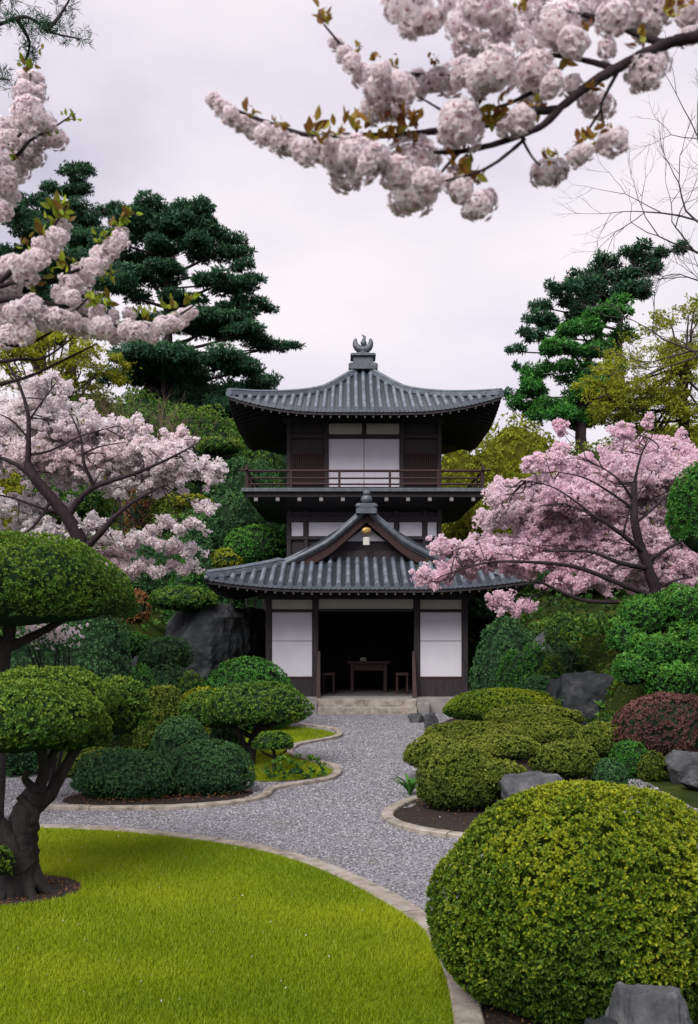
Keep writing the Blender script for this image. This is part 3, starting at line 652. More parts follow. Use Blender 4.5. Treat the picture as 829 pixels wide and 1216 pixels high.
rock('dark grey foreground rock under the big bush at the bottom right',(1.39,4.55,-.05),(.25,.2,.42),seed=8,mat='rocklit',planes=22)
rock('small dark rock at the bottom edge left of the foreground rock',(1.13,4.5,-.05),(.12,.12,.33),seed=12)
rock('large dark rock below the right cherry tree trunk',(4.5,18.4,.0),(.62,.6,.95),seed=31,name='boulder',cat='boulder',rough=.05)
rock('upright pale-topped rock among the right hedges',(3.95,18.9,.1),(.34,.45,.75),seed=33,mat='rock',rough=.06)
rock('mossy dark rock right of the pavilion wall',(3.95,22.5,0),(.75,.6,1.15),seed=35,rough=.05)
rock('flat-topped rock below the blossoms right of the pavilion',(4.9,23.5,.6),(.9,.7,1.1),seed=37,mat='rocklit',rough=.05)
rock('brown rock beside the rust-coloured shrub left of the boulder',(-6.0,26.0,.6),(.5,.4,.8),seed=39,rough=.05)
# ------------------------------------------------------------------ shrubs
shrub('large round lime-green bush in the right foreground',700,190,925,5.75,'lime',name='round_bush',cat='bush',L=.028,dens=2.5,k=9,dep=.9,amp=.075,noisef=5,el=(.2,1.25),spread=.3,base=.43,topgain=.33,shell=.15,core=.82,pw=2.0,jit=.2)
# cloud-pruned near tree at the left
def near_tree():
    Y=8.0; b=at(20,1066,Y); b[2]=.03
    root=empty('cloud_pruned_tree',b,'small cloud-pruned tree with gnarled dark trunk on the front lawn','tree')
    mb=MB()
    def A(px,py,dy=0): return at(px,py,Y+dy)
    limb(mb,[A(18,1072),A(20,1045),A(22,1010),A(26,985),A(34,960),A(45,940)],.20,.085,12,rough=.12)
    limb(mb,[A(24,1030,-.05),A(8,1000,-.1),A(-12,970,-.15),A(-30,930,-.2)],.13,.07,10,rough=.1)
    limb(mb,[A(34,965),A(58,945,.05),A(72,920,.1),A(92,888,.15),A(110,870,.2)],.065,.03,8)
    limb(mb,[A(45,945),A(52,915),A(48,885,-.1),A(40,860,-.1)],.055,.03,8)
    limb(mb,[A(30,980,-.04),A(42,968,-.08),A(22,945,-.1)],.045,.03,8); limb(mb,[A(44,940,-.05),A(30,925,-.1),A(34,915,-.15)],.04,.02,8)
    limb(mb,[A(-30,930,-.2),A(-20,890,-.1),A(10,860)],.06,.03,8); limb(mb,[A(52,915),A(70,880,.1),A(70,850,.2)],.04,.02,8)
    for a in np.linspace(0,2*PI,7,endpoint=False):
        d=np.array([math.cos(a),math.sin(a)*.7,0]); limb(mb,[b+d*.10+[0,0,.22],b+d*.2+[0,0,.06],b+d*.34+[0,0,-.03]],.075,.03,7,n=4)
    mb.build('trunk',M['bark'],root)
    mb=MB()
    for (px,py,hw,up,dn,dy,sd) in ((20,858,92,48,36,-.25,1),(45,838,90,46,32,.35,2),(-60,850,85,52,36,.0,3),(78,868,52,30,28,.05,4),(140,842,42,42,40,.9,5)):
        s=Y/F; mound(mb,A(px,py,dy),hw*s,hw*s*.85,up*s,dn*s,.030,.015,1.75,8,sd,.09,base=.47,noisef=5,el=(.2,1.2),jit=.19,shell=.2,topgain=.28,core=.82)
    mb.build('crown',[M['green'],M['core']],root)
    mb=MB()
    mound(mb,A(-2,1025,-.3),.11,.11,.12,.12,.036,.018,1.3,7,9,.1,core=.7); mb.build('shoot',[M['lime'],M['core']],root)
near_tree()
def big_dome_tree():
    Y=11.0; b=at(-6,850,Y); b[2]=0
    root=empty('cloud_pruned_tree',b,'tall tree with a wide domed green crown at the left edge','tree')
    mb=MB(); limb(mb,[b-[0,0,.05],at(2,800,Y),at(10,760,Y),at(14,725,Y)],.10,.06,10)
    limb(mb,[at(8,770,Y),at(50,750,Y),at(95,725,Y)],.06,.03,8); limb(mb,[at(8,765,Y),at(-30,745,Y),at(-70,720,Y)],.06,.03,8); mb.build('trunk',M['bark'],root)
    mb=MB(); s=Y/F
    mound(mb,at(10,712,Y),142*s,115*s,70*s,36*s,.036,.018,1.6,8,21,.12,base=.42,noisef=6,jit=.18,el=(.2,1.2),topgain=.30,core=.82,shell=.18)
    mound(mb,at(-75,700,Y+.3),120*s,110*s,64*s,44*s,.05,.024,.9,7,22,.06,base=.42)
    mb.build('crown',[M['green'],M['core']],root)
big_dome_tree()
G1='clipped shrubs in the left beds'
shrub('wide dark green mound on the soil strip, left of a pair',148,62,888,12.6,'deep',pbot=946,dens=1.6,group=G1,dep=.7,st=8,L=.029,amp=.10)
shrub('rounder dark green mound on the soil strip, right of a pair',245,52,880,12.9,'deep',pbot=943,dens=1.6,group=G1,dep=.8,st=8,L=.029,amp=.10)
shrub('small oval green shrub behind the pair of dark mounds',214,36,852,14.6,'deep',dens=1.4,group=G1)
shrub('low yellow-green cover in front of the small oval shrub',105,62,888,14.4,'olive',dens=1.1,group=G1,dep=.5)
shrub('small light green mound left of the pad-topped tree',193,30,814,18.0,'olive',dens=1.3,group=G1)
shrub('bright mossy mound between light mound and pad-topped tree',247,38,818,18.6,'moss',dens=1.3,group=G1)
shrub('broad green dome in front of the left white panels',297,55,783,20.5,'vivid',dens=1.4,group=G1,dep=.8,k=8)
shrub('small low dark shrub under the pad-topped tree',268,22,850,16.8,'deep',dens=1.2,group=G1)
shrub('dark double-tier shrub below the boulder, upper tier',197,32,757,22,'deep',pbot=795,dens=1.3,group=G1,st=4)
shrub('dark double-tier shrub below the boulder, wide lower tier',197,36,790,21.5,'deep',dens=1.2,group=G1)
shrub('flat-topped green shrub left of the double-tier shrub',145,38,750,22.5,'vivid',pbot=778,dens=1.2,group=G1,st=5)
shrub('dark shrub beneath the flat-topped green shrub',125,32,775,21.5,'deep',dens=1.2,group=G1)
shrub('rust-coloured shrub left of the huge boulder',160,17,700,26.5,'rust',pbot=740,dens=1.6,group=G1)
shrub('green cap of shrub growing on top of the huge boulder',218,40,697,27.4,'green',pbot=724,dens=1.5,group=G1,topgain=.3)
shrub('dim low shrub at far left behind the near tree',40,50,800,17,'deep',dens=1.1,group=G1)
shrub('dark leafy shrub in front of the pale pink cherry trunk',105,52,688,17.4,'deep',dens=1.1,group=G1)
shrub('dim rounded shrub behind the wide domed tree',85,45,765,20,'deep',dens=1.1,group=G1)
shrub('grass-like tuft shrub on the right tip of the moss island',352,34,900,14.0,'green',dens=1.0,group=G1,dep=.6,el=(.6,1.4),L=.07,amp=.12,core=.25)
def pad_tree(label,Y,base,trunkpts,pads,pal,r0,L,dens=1.4,name='pad_tree',el=(.2,1.1)):
    b=at(base[0],base[1],Y); b[2]=h1(b[0],Y); root=empty(name,b,label,'tree')
    mb=MB()
    for k_,(pts,ra,rb) in enumerate(trunkpts):
        P=[at(x,y,Y+dy) for x,y,dy in pts]
        if k_==0: P[0][2]=b[2]-.05
        limb(mb,P,ra,rb,8,rough=.1)
    mb.build('trunk',M['bark'],root); mb=MB(); s=Y/F
    for i,(px,py,hw,u,d,dy) in enumerate(pads): mound(mb,at(px,py,Y+dy),hw*s,hw*s*.8,u*s,d*s,L,L*.42,dens,8,50+i*3+int(px),.07,el=el,jit=.18,noisef=5)
    mb.build('crown',[M[pal],M['core']],root); return root
pad_tree('small tree with an umbrella-shaped green pad on the moss island',15.4,(296,912),[([(296,912,0),(298,890,0),(304,872,0),(310,855,0)],.10,.05),([(302,876,0),(285,868,.1),(265,858,.2)],.05,.03),([(306,866,0),(330,858,-.1),(345,850,-.1)],.05,.02),([(298,895,0),(288,880,-.1),(280,866,-.2)],.06,.03)],[(303,845,61,33,14,-.1),(262,846,50,26,20,.6)],'green',.1,.05)
pad_tree('dwarf tree with a tiny flat pad beside the umbrella-shaped tree',14.6,(325,912),[([(325,912,0),(326,900,0),(324,888,0)],.03,.02),([(326,900,0),(338,893,0),(342,886,0)],.018,.01),([(326,900,0),(312,893,0),(308,886,0)],.018,.01)],[(324,884,23,14,7,0)],'green',.04,.045)
pad_tree('dark green round treetop cut off by the right edge',11.0,(893,900),[([(893,900,0),(890,780,0),(880,690,0),(862,640,0)],.09,.05),([(880,690,0),(850,650,.1),(835,620,.1)],.05,.03)],[(852,612,58,66,58,0),(905,620,60,70,60,.3)],'vivid',.1,.036,dens=1.7,name='round_tree')
for a in (('small round shrub tucked left of the broad green dome',228,20,800,21.0,'green'),('low dark cushion at the foot of the huge boulder',262,26,795,23.0,'deep'),('small dark cushion in front of the flat-topped shrub',165,20,792,19.5,'vivid'),
 ('tiny light cushion behind the small oval shrub',178,18,838,16.2,'olive'),('low green cushion between the domed tree and the boulder',110,34,738,24.0,'green')):
    shrub(*a,dens=1.3,group=G1)
for a in (('dim leafy shrub under the domed crown at the left edge',22,48,752,14.5,'deep'),('fresh green cushion below the left cherry branches',215,22,606,37.0,'vivid'),('second fresh cushion above the left eave of the lower roof',248,20,622,36.5,'green'),
 ('small light cushion behind the left cherry trunk',165,20,592,37.5,'moss'),('round green cushion on the slope above the rust-coloured shrub',185,24,646,34.5,'vivid'),('light green ball right of the flat-topped rock',668,20,728,23.0,'green')):
    shrub(*a,dens=1.3,group='small cushions on the slopes',amp=.08)
for a in (('low green cushion below the left end of the red shrub',748,24,880,14.2,'vivid'),('tiny olive cushion between the red shrub and the grey pointed rock',775,16,893,13.9,'olive'),('dark low cushion behind the top of the big bush',722,22,900,13.0,'deep')):
    shrub(*a,dens=1.5,group='low cushions by the red shrub')
G2='clipped mounds of the right bed'
for lab,px,hw,pt,pb,Y,pal,dp in (
 ('bright green-topped pad nearest the pavilion steps on the right',597,73,817,862,18.6,'lime',.55),
 ('narrow olive pad behind the front mass of the right bed',632,60,838,868,17.0,'olive',.5),
 ('flat olive pad at the back left of the right bed',560,60,858,890,15.4,'olive',.6),
 ('flat olive pad at the back right of the right bed',645,60,855,888,15.6,'olive',.6),
 ('rounded olive mound at the left tip of the right bed',525,48,872,922,14.0,'olive',.8),
 ('small rounded olive mound at the right end of the bed',715,34,858,905,14.8,'olive',.8),
 ('mid-sized olive mound just behind the grey faceted rock',672,44,880,930,13.2,'olive',.8),
 ('broad olive mound in the middle of the right bed',592,52,873,905,13.4,'olive',.7),
 ('front olive mound with bare stems at the tip of the right bed',548,56,888,972,11.8,'olive',.8),
 ('low-hanging olive pad on stems left of the faceted rock',592,40,902,946,11.6,'olive',.7)):
    shrub(lab,px,hw*.95,pt,Y,pal,pbot=pt+(pb-pt)*.86,dens=2.4,dep=dp,group=G2,k=8,amp=.08,L=.034,st=6,topgain=.36,base=.38,shell=.13,core=.85,pw=2.1)
shrub('raised green pad on stems behind the right bed',664,46,795,20.5,'vivid',pbot=828,dens=1.3,st=6,group='shrubs on the right bank')
G3='shrubs on the right bank'
for a in (
 ('small green shrub left of the red shrub',724,17,845,16.5,'green'),('dark round shrub nearest the right wall of the pavilion',598,34,735,23.5,'deep'),
 ('ball-shaped dark shrub in the middle of the right bank',637,24,760,21,'vivid'),('second ball-shaped shrub right of the middle one',672,22,763,20.3,'deep'),
 ('small bright ball shrub behind the raised pad',655,17,778,19.6,'green'),('ball shrub beside the upright bank rock',612,22,770,21.5,'vivid'),('low green shrub spread at the foot of the bank boulder',640,30,800,19.2,'deep'),
 ('dark low shrub at the corner of the pavilion',578,20,770,23.8,'deep'),('dim shrub between the bank rocks',618,38,748,24,'deep'),
 ('dark shrub in front of the bank boulder',690,30,812,18.6,'deep')):
    shrub(*a,dens=1.2,group=G3)
def clump(label,base,parts,pal,L,name,cat,**k):
    mb=MB(); b=np.array(base,float)
    for i,(px,py,Y,hw,u,d) in enumerate(parts):
        q=Y/F; mound(mb,at(px,py,Y),hw*q,hw*q*.9,u*q,d*q,L,L*.45,1.5,7,300+i*7+int(px),.2,shell=.4,core=.66,base=.44,topgain=.3,el=(-.3,1.1),spread=.5,noisef=6,**k)
    return tag(mb.build(name,[M[pal],M['core']],None,b),label,cat)
hb=at(790,0,16.3); hb[2]=h1(hb[0],16.3)
clump('tall leafy bright green hedge on the right bank',hb,[(770,735,16.4,34,26,30),(812,722,16.2,36,28,34),(742,758,16.2,22,20,26),(778,775,15.8,34,24,36),(825,770,15.8,34,30,50),(752,795,15.6,24,18,28),(800,805,15.5,34,20,36),(845,740,16.3,30,40,60)],'vivid',.055,'leafy_hedge','hedge')

shrub('reddish-brown domed shrub at the right edge',802,72,823,14.6,'red',name='red_shrub',dens=1.9,dep=.75,st=9,pbot=904,L=.04,k=8)
def strap_plant(label,x,y,n,hgt,pal):
    mb=MB()
    for i in range(n):
        a=R.uniform(0,2*PI); l=hgt*R.uniform(.6,1.1); o=R.uniform(.3,.8)*l; t=np.linspace(0,1,6); d=np.array([math.cos(a),math.sin(a)])
        P=np.column_stack([x+d[0]*o*t**1.4,y+d[1]*o*t**1.4,l*(t-.35*t**3)]); s=np.array([-d[1],d[0],0])*.022
        w=np.array([.5,.9,1,.9,.6,.05])[:,None]; G=np.stack([P-s*w,P+[0,0,-.008],P+s*w],1); mb.grid(G,0,True,R.uniform(.35,.8))
    return tag(mb.build('strap_leaf_plant',M[pal],None,(x,y,0)),label,'plant')
x,y=gp(487,945); strap_plant('dark strap-leaved plant at the left tip of the right bed',x,y,34,.36,'vivid')
# ------------------------------------------------------------------ hillside planting
GH='shrubs on the wooded slope behind the pavilion'
for a in (
 ('tall leafy green shrub left of the upper roof',235,62,478,40,'green'),('leafy green shrub touching the left corner of the upper roof',290,45,486,43,'green'),
 ('dark glossy shrub left of the balcony',290,52,540,38,'deep'),('dark glossy shrub below the left balcony corner',262,48,580,36,'deep'),
 ('rusty low shrub under the left cherry crown',180,28,560,34,'rust'),
 ('olive low shrub under the left cherry crown',205,30,578,33,'olive'),
 ('dark shrub low behind the left cherry tree',235,45,612,31,'deep'),('deep green shrub behind the boulder top',180,55,640,32,'deep'),
 ('deep green shrub at the left eave of the lower roof',250,40,655,31,'deep'),('bright low shrub between cherry branches at far left',15,30,555,30,'moss'),
 ('dim green shrub at far left behind the cherry tree',70,60,560,36,'green'),('dull green shrub at the left edge of the slope',-10,70,480,42,'olive'),
 ('yellow-green shrub below the bare brown thicket',90,70,460,46,'olive'),('tall green shrub under the big pine',175,60,470,46,'green'),
 ('broad dark evergreen mass under the big pine',225,95,432,54,'pine'),('dark leafy shrub left of the lower tower wall',318,40,590,37,'deep'),('dark leafy shrub just left of the upper storey',315,45,505,46,'deep'),
 ('small green cushion left of the clipped dome',222,24,655,29.5,'vivid')):
    shrub(*a,dens=1.3,group=GH,name='slope_shrub',amp=.14,shell=.22,L=a[4]*.0029)
for a in (
 ('golden-green shrub right of the upper storey',560,60,520,40,'yellow'),('golden-green shrub under the right corner of the upper roof',618,55,496,43,'yellow'),
 ('golden shrub right of the balcony',650,55,545,38,'moss'),('golden-green shrub below the right balcony corner',565,50,590,37,'yellow'),
 ('yellow-green shrub behind the tip of the pink cherry',620,60,600,35,'moss'),('olive shrub at the right of the golden slope',720,70,520,40,'olive'),
 ('green shrub behind the right cherry trunk',800,70,600,34,'green'),('dark shrub low on the slope right of the pavilion',590,40,660,34,'deep'),
 ('dark green shrub behind the pink cherry',690,60,640,32,'deep'),('golden shrub rising at the right edge',800,80,500,44,'yellow')):
    shrub(*a,dens=1.3,group=GH,name='slope_shrub',amp=.14,shell=.22,L=a[4]*.0029)
for lab,px,hw,pt,pb,Y,pal in (('clipped bright dome behind the left end of the lower roof',306,37,624,672,31.0,'vivid'),('yellow-green pad beside the clipped dome',270,20,652,676,30.6,'yellow'),
 ('small bright pad in front of the dark slope',228,24,588,606,33.0,'moss'),('moss-green mound between cherry branches',140,32,544,572,32.0,'moss'),('flat green pad below the small bright pad',212,30,612,632,31.5,'green'),
 ('flat light pad high on the slope left of the balcony',262,26,520,538,38.0,'green'),('dark clipped pad beside the left balcony corner',240,26,548,572,36.0,'vivid')):
    shrub(lab,px,hw,pt,Y,pal,pbot=pb,dens=1.6,st=4,group='clipped pads on the slope left of the pavilion',topgain=.34,base=.46)
# rough ground cover on the slopes
def cover(n):
    P=np.column_stack([R.uniform(-26,26,n),R.uniform(17,56,n)]); z=H(P[:,0],P[:,1]); k=z>.12; P=P[k]; z=z[k]
    P=P[~((np.abs(P[:,0]-BX)<3.0)&(P[:,1]<34.6))]; z=H(P[:,0],P[:,1])
    P3=np.column_stack([P,z+R.uniform(0,.35,len(P))]); mb=MB()
    Nn=np.tile([0,0,1.],(len(P3),1)); rosettes(mb,P3,Nn,6,.17,.08,(.1,1.2),.34+.16*Noise(.5,10,3)(P3),0,.4)
    tag(mb.build('ground_cover',M['green']),'low tangled undergrowth covering the wooded slope','undergrowth',kind='stuff')
cover(26000)
def scatter(name,label,polys,mat,L,k,el,shade,z=.012,jit=.15):
    PP=[]
    for poly,n in polys:
        poly=np.asarray(poly,float); P=R.uniform(poly.min(0),poly.max(0),(n*3,2)); P=P[pip(P,poly)][:n]; PP.append(P)
    P=np.concatenate(PP); Z=np.maximum(H(P[:,0],P[:,1]),0)+z; P3=np.column_stack([P,Z]); mb=MB()
    rosettes(mb,P3,np.tile([0,0,1.],(len(P3),1)),k,L,L*.55,el,shade+.12*Noise(1.5,8,6)(P3),0,.35,shade_jit=jit)
    tag(mb.build(name,M[mat]),label,kind='stuff')
scatter('moss_cover','low mossy plants covering the banks and beds',[([(3.7,15.0),(8,15.0),(8,24),(3.7,24)],9000),(leftbed,9000),(mossR,2500)],'olive',.045,6,(.1,1.2),.42)
scatter('fallen_leaves','dry brown leaf litter on the bare soil of the beds',[(bedR,1500),(soilL,900),(well,500),(soilF,900)],'rust',.03,1,(-.1,.35),.30,z=.045)
scatter('fallen_petals','pale petals scattered on the lawn, gravel and moss',[(lawn_poly,260),([(-4,9),(3.5,9),(3.5,23),(-4,23)],420),(leftbed,500),([(3.7,15.0),(7,15.0),(7,19),(3.7,19)],500)],'pinkA',.017,1,(-.1,.3),.55,z=.055)
# ------------------------------------------------------------------ pines
def pine(label,Y,base,trunk,pads,pal='pine',L=.24,r0=.4,dens=3.6,name='pine_tree',joints=None,W=.26,k=7):
    b=at(base[0],base[1],Y); b[2]=h1(b[0],Y); root=empty(name,b,label,'tree','pines behind the pavilion')
    mb=MB(); TP=[b-[0,0,.2]]+[at(x,y,Y) for x,y in trunk]; P=limb(mb,TP,r0,r0*.25,9,n=8)
    s=Y/F; fb=MB()
    for i,(px,py,hw,hh) in enumerate(pads):
        dy=R.uniform(-.5,.5)*hw*s*1.2; c=at(px,py,Y+dy); 
        if abs(dy)>0: c[0]=(px-CX)*Y/F; c[2]=CH-(py-HY)*Y/F
        d=np.linalg.norm(P-(c-[0,0,hw*s*.5]),axis=1); j=P[np.argmin(d+np.where(P[:,2]>c[2],3,0))]
        m=j*.4+c*.6+np.array([0,0,-.1*hw*s]); limb(mb,[j,m,c-[0,0,hh*s*.3]],max(.05,hw*s*.06),.03,6,n=5)
        # several tufted lobes per pad
        nl=max(4,int(hw/6))
        for q in range(nl):
            o=np.array([R.uniform(-.75,.75)*hw*s,R.uniform(-.6,.6)*hw*s,R.uniform(-.22,.22)*hh*s]); rr=hw*s*R.uniform(.28,.48); hz=hh*s*R.uniform(.5,.9)
            mound(fb,c+o,rr,rr*.9,hz,hz*.5,L,L*W,dens,k,i*17+q,.2,core=.5,shell=.5,low=-.9,base=.42,el=(-.2,1.2),spread=.6,topgain=.28)
    mb.build('trunk',M['barkdark'],root); fb.build('crown',[M[pal],M['core']],root); return root
pine('huge dark pine with layered spreading boughs left of the pavilion',50,(200,600),[(200,500),(198,420),(200,350),(196,300),(205,262)],
 [(185,250,42,14),(218,260,40,13),(245,282,42,15),(262,300,38,14),(162,262,36,16),(148,288,36,15),(210,298,34,10),(280,318,22,10),(178,330,48,13),(258,342,42,12),(298,355,30,10),(228,360,40,9),
  (240,385,60,11),(290,399,40,9),(325,407,34,6),(345,411,16,4),(318,360,20,6),(285,371,28,7),(296,330,18,6),(185,382,42,13),(292,440,38,15),(240,432,44,14),(312,455,22,11),(212,452,40,15),(255,470,52,16),(150,350,36,16),(150,400,36,16),(200,275,50,16),(170,300,45,14),(200,440,60,18),(280,462,40,14),(160,440,50,20),(170,480,60,18),(225,490,60,16)],r0=.4)
pine('dark pine with a ragged wide crown at the upper left edge',58,(40,600),[(45,480),(50,380),(55,300),(60,262)],
 [(28,232,34,11),(20,262,36,16),(72,246,30,12),(100,262,34,14),(125,244,24,9),(60,285,52,17),(112,298,40,14),(18,305,40,18),(126,328,34,16),(70,330,50,20),(10,350,50,20),(90,370,50,20),(30,400,50,18)],r0=.5)
pine('slender pine with a thin airy top poking above the left crowns',66,(85,600),[(86,400),(84,260),(85,215),(86,195)],[(86,203,24,4),(82,193,12,3),(92,216,26,4),(70,222,18,4),(86,232,30,7)],r0=.3,L=.24)
pine('dark leaning pine at the right with stepped tufts',50,(760,600),[(740,470),(735,400),(745,340),(760,310)],
 [(776,300,26,7),(745,303,26,9),(720,311,22,10),(700,321,22,10),(681,335,22,9),(664,350,22,10),(644,361,18,9),(634,380,20,9),(619,396,13,6),(611,418,13,5),(642,404,20,8),(728,328,32,10),(692,356,28,12),(656,384,24,11),(750,340,26,10),(620,438,12,6),(610,470,14,8),(735,350,36,12),(710,350,30,12),(675,372,26,12),(700,340,30,10),(760,322,26,8),(800,296,16,6)],r0=.25)
pine('bright green pine in front of the dark leaning pine',44,(700,600),[(690,520),(692,460),(705,410),(725,370)],
 [(738,362,20,10),(712,375,30,12),(692,394,32,13),(676,418,34,13),(656,440,32,12),(641,460,32,12),(630,478,26,11),(702,420,28,12),(662,482,28,13),(690,450,28,12),(740,395,24,12),(650,498,30,10),(715,440,32,16),(700,470,36,16),(680,495,36,16),(725,410,30,14),(640,485,26,12),(720,480,30,18)],'pinebright',r0=.3,L=.22)
# overhanging pine twig, top left
def pine_twig():
    Y=9.0; root=empty('pine_branch',at(-60,20,Y),'dark pine branch reaching in at the top left corner','branch')
    mb=MB(); paths=[[(-60,20),(-10,30),(30,20),(60,38),(95,46)],[(20,22),(35,50),(30,72)],[(-20,28),(-5,5),(20,-15)],[(55,36),(70,20),(85,-5)],[(-60,95),(-20,92),(12,95)]]
    pts=[]
    for p in paths:
        P=limb(mb,[at(x,y,Y+R.uniform(-.2,.2)) for x,y in p],.022,.006,6); pts.append(P[::2])
    limb(mb,[at(-60,20,Y),at(-140,60,Y),at(-260,140,Y+.2)],.03,.07,8)
    limb(mb,[at(-60,95,Y),at(-140,120,Y),at(-260,140,Y+.2)],.02,.06,8)
    limb(mb,[at(-260,140,Y+.2),at(-280,400,Y+.2),at(-270,700,Y+.2),at(-270,1050,Y+.2)],.08,.18,9)
    mb.build('limb',M['barkdark'],root); fb=MB(); pts=np.concatenate(pts); Q=np.repeat(pts,5,0)+R.normal(size=(len(pts)*5,3))*.05
    Nn=R.normal(size=Q.shape)+[0,0,.6]; Nn/=np.linalg.norm(Nn,axis=1)[:,None]
    rosettes(fb,Q,Nn,16,.085,.006,(.0,1.3),np.full(len(Q),.45),0,.5); fb.build('needles',M['pine'],root)
pine_twig()
# ------------------------------------------------------------------ broadleaf and bare trees
def fork(mb,p,d,l,r,depth,spread=.5,up=.05,mat=0,tips=None,sides=5):
    n=3; P=[p]; dd=d.copy()
    for i in range(n):
        dd=dd+R.normal(size=3)*.16+[0,0,up]; dd/=np.linalg.norm(dd); P.append(P[-1]+dd*l/n)
    mb.tube(np.array(P),np.linspace(r,r*.62,n+1),sides,mat,cap=False)
    if depth==0:
        if tips is not None: tips.append(P[-1])
        return
    for i in range(R.choice([2,3]) if depth>1 else 3):
        nd=dd+R.normal(size=3)*spread; nd/=np.linalg.norm(nd); s=P[-1] if i<2 else P[R.randint(1,n)]
        fork(mb,s,nd,l*R.uniform(.62,.86),r*.58,depth-1,spread,up,mat,tips,max(3,sides-1))
def bare_tree():
    Y=17.5; b=at(905,740,Y); b[2]=h1(b[0],Y); root=empty('bare_tree',b,'leafless tree with fine grey twigs against the sky at the right edge','tree'); mb=MB()
    limb(mb,[b-[0,0,.1],at(900,560,Y),at(890,400,Y),at(880,300,Y)],.16,.09,9)
    for (x,y,dx,dz,l) in ((885,330,-1,.35,1.0),(880,300,-.9,.7,1.1),(882,310,-.5,1,1.1),(895,420,-1,.2,1.0),(880,300,.2,1,1.0),(890,380,-1,.5,.9)):
        d=np.array([dx,R.uniform(-.3,.3),dz]); d/=np.linalg.norm(d); fork(mb,at(x,y,Y),d,l*1.05,.034,5,.36,.03)
    mb.build('trunk',M['greytwig'],root)
bare_tree()
def brown_thicket():
    Y=37.; b=at(155,520,Y); b[2]=h1(b[0],Y); root=empty('bare_thicket',b,'leafless brownish thicket in front of the big pine','shrub'); mb=MB()
    for i in range(46):
        d=np.array([R.uniform(-.6,.6),R.uniform(-.4,.4),1]); d/=np.linalg.norm(d); fork(mb,b+np.array([R.uniform(-1.7,1.7),R.uniform(-1,1),R.uniform(1,2.2)]),d,1.05,.02,3,.26,.03,sides=3)
    for i in range(8): limb(mb,[b+[R.uniform(-.3,.3),0,-.1],b+[R.uniform(-1.8,1.8),R.uniform(-.6,.6),2.0]],.06,.04,5)
    mb.build('branches',M['twig'],root)
brown_thicket()
def airy_tree(label,Y,base,trunk,ell,pal,n,L,name='airy_tree'):
    b=at(base[0],base[1],Y); b[2]=h1(b[0],Y); root=empty(name,b,label,'tree'); mb=MB(); fb=MB(); s=Y/F
    P=limb(mb,[b-[0,0,.1]]+[at(x,y,Y) for x,y in trunk],.24,.08,8)
    for (px,py,hw,hh,w) in ell:
        c=at(px,py,Y); m=int(n*w)
        cl=R.normal(size=(max(6,m//45),3)); cl/=np.linalg.norm(cl,axis=1)[:,None]; cl*=R.uniform(.2,1,(len(cl),1))**.5
        for q in cl[:7]: limb(mb,[P[R.randint(len(P)//2,len(P))],c+q*np.array([hw*s,hw*s,hh*s])*.5+[0,0,-.2],c+q*np.array([hw*s,hw*s,hh*s])],.05,.012,5,n=4)
        cc=c+cl*np.array([hw*s,hw*s*.9,hh*s]); Q=cc[R.randint(0,len(cc),m)]+R.normal(size=(m,3))*np.array([.5,.5,.22])*(hw*s*.24)
        Nn=R.normal(size=Q.shape)+[0,0,.8]; Nn/=np.linalg.norm(Nn,axis=1)[:,None]
        rosettes(fb,Q,Nn,4,L,L*.5,(-.3,1),.45+.15*Noise(.9,8,2)(Q),0,.5)
    mb.build('trunk',M['barkdark'],root); fb.build('crown',M[pal],root)
airy_tree('airy yellow-green spring tree at the right above the cherry',34,(820,640),[(815,540),(812,470),(822,420)],[(765,440,62,42,1),(720,470,40,35,.6),(815,395,50,45,1),(835,460,60,50,1),(745,485,50,30,.8),(800,500,60,30,.8)],'yellow',2300,.085)
airy_tree('fresh green spring tree behind the left foreground blossoms',40,(60,640),[(60,520),(62,450)],[(60,410,55,28,1),(110,440,45,25,.8),(20,440,50,30,.8)],'moss',1500,.11)
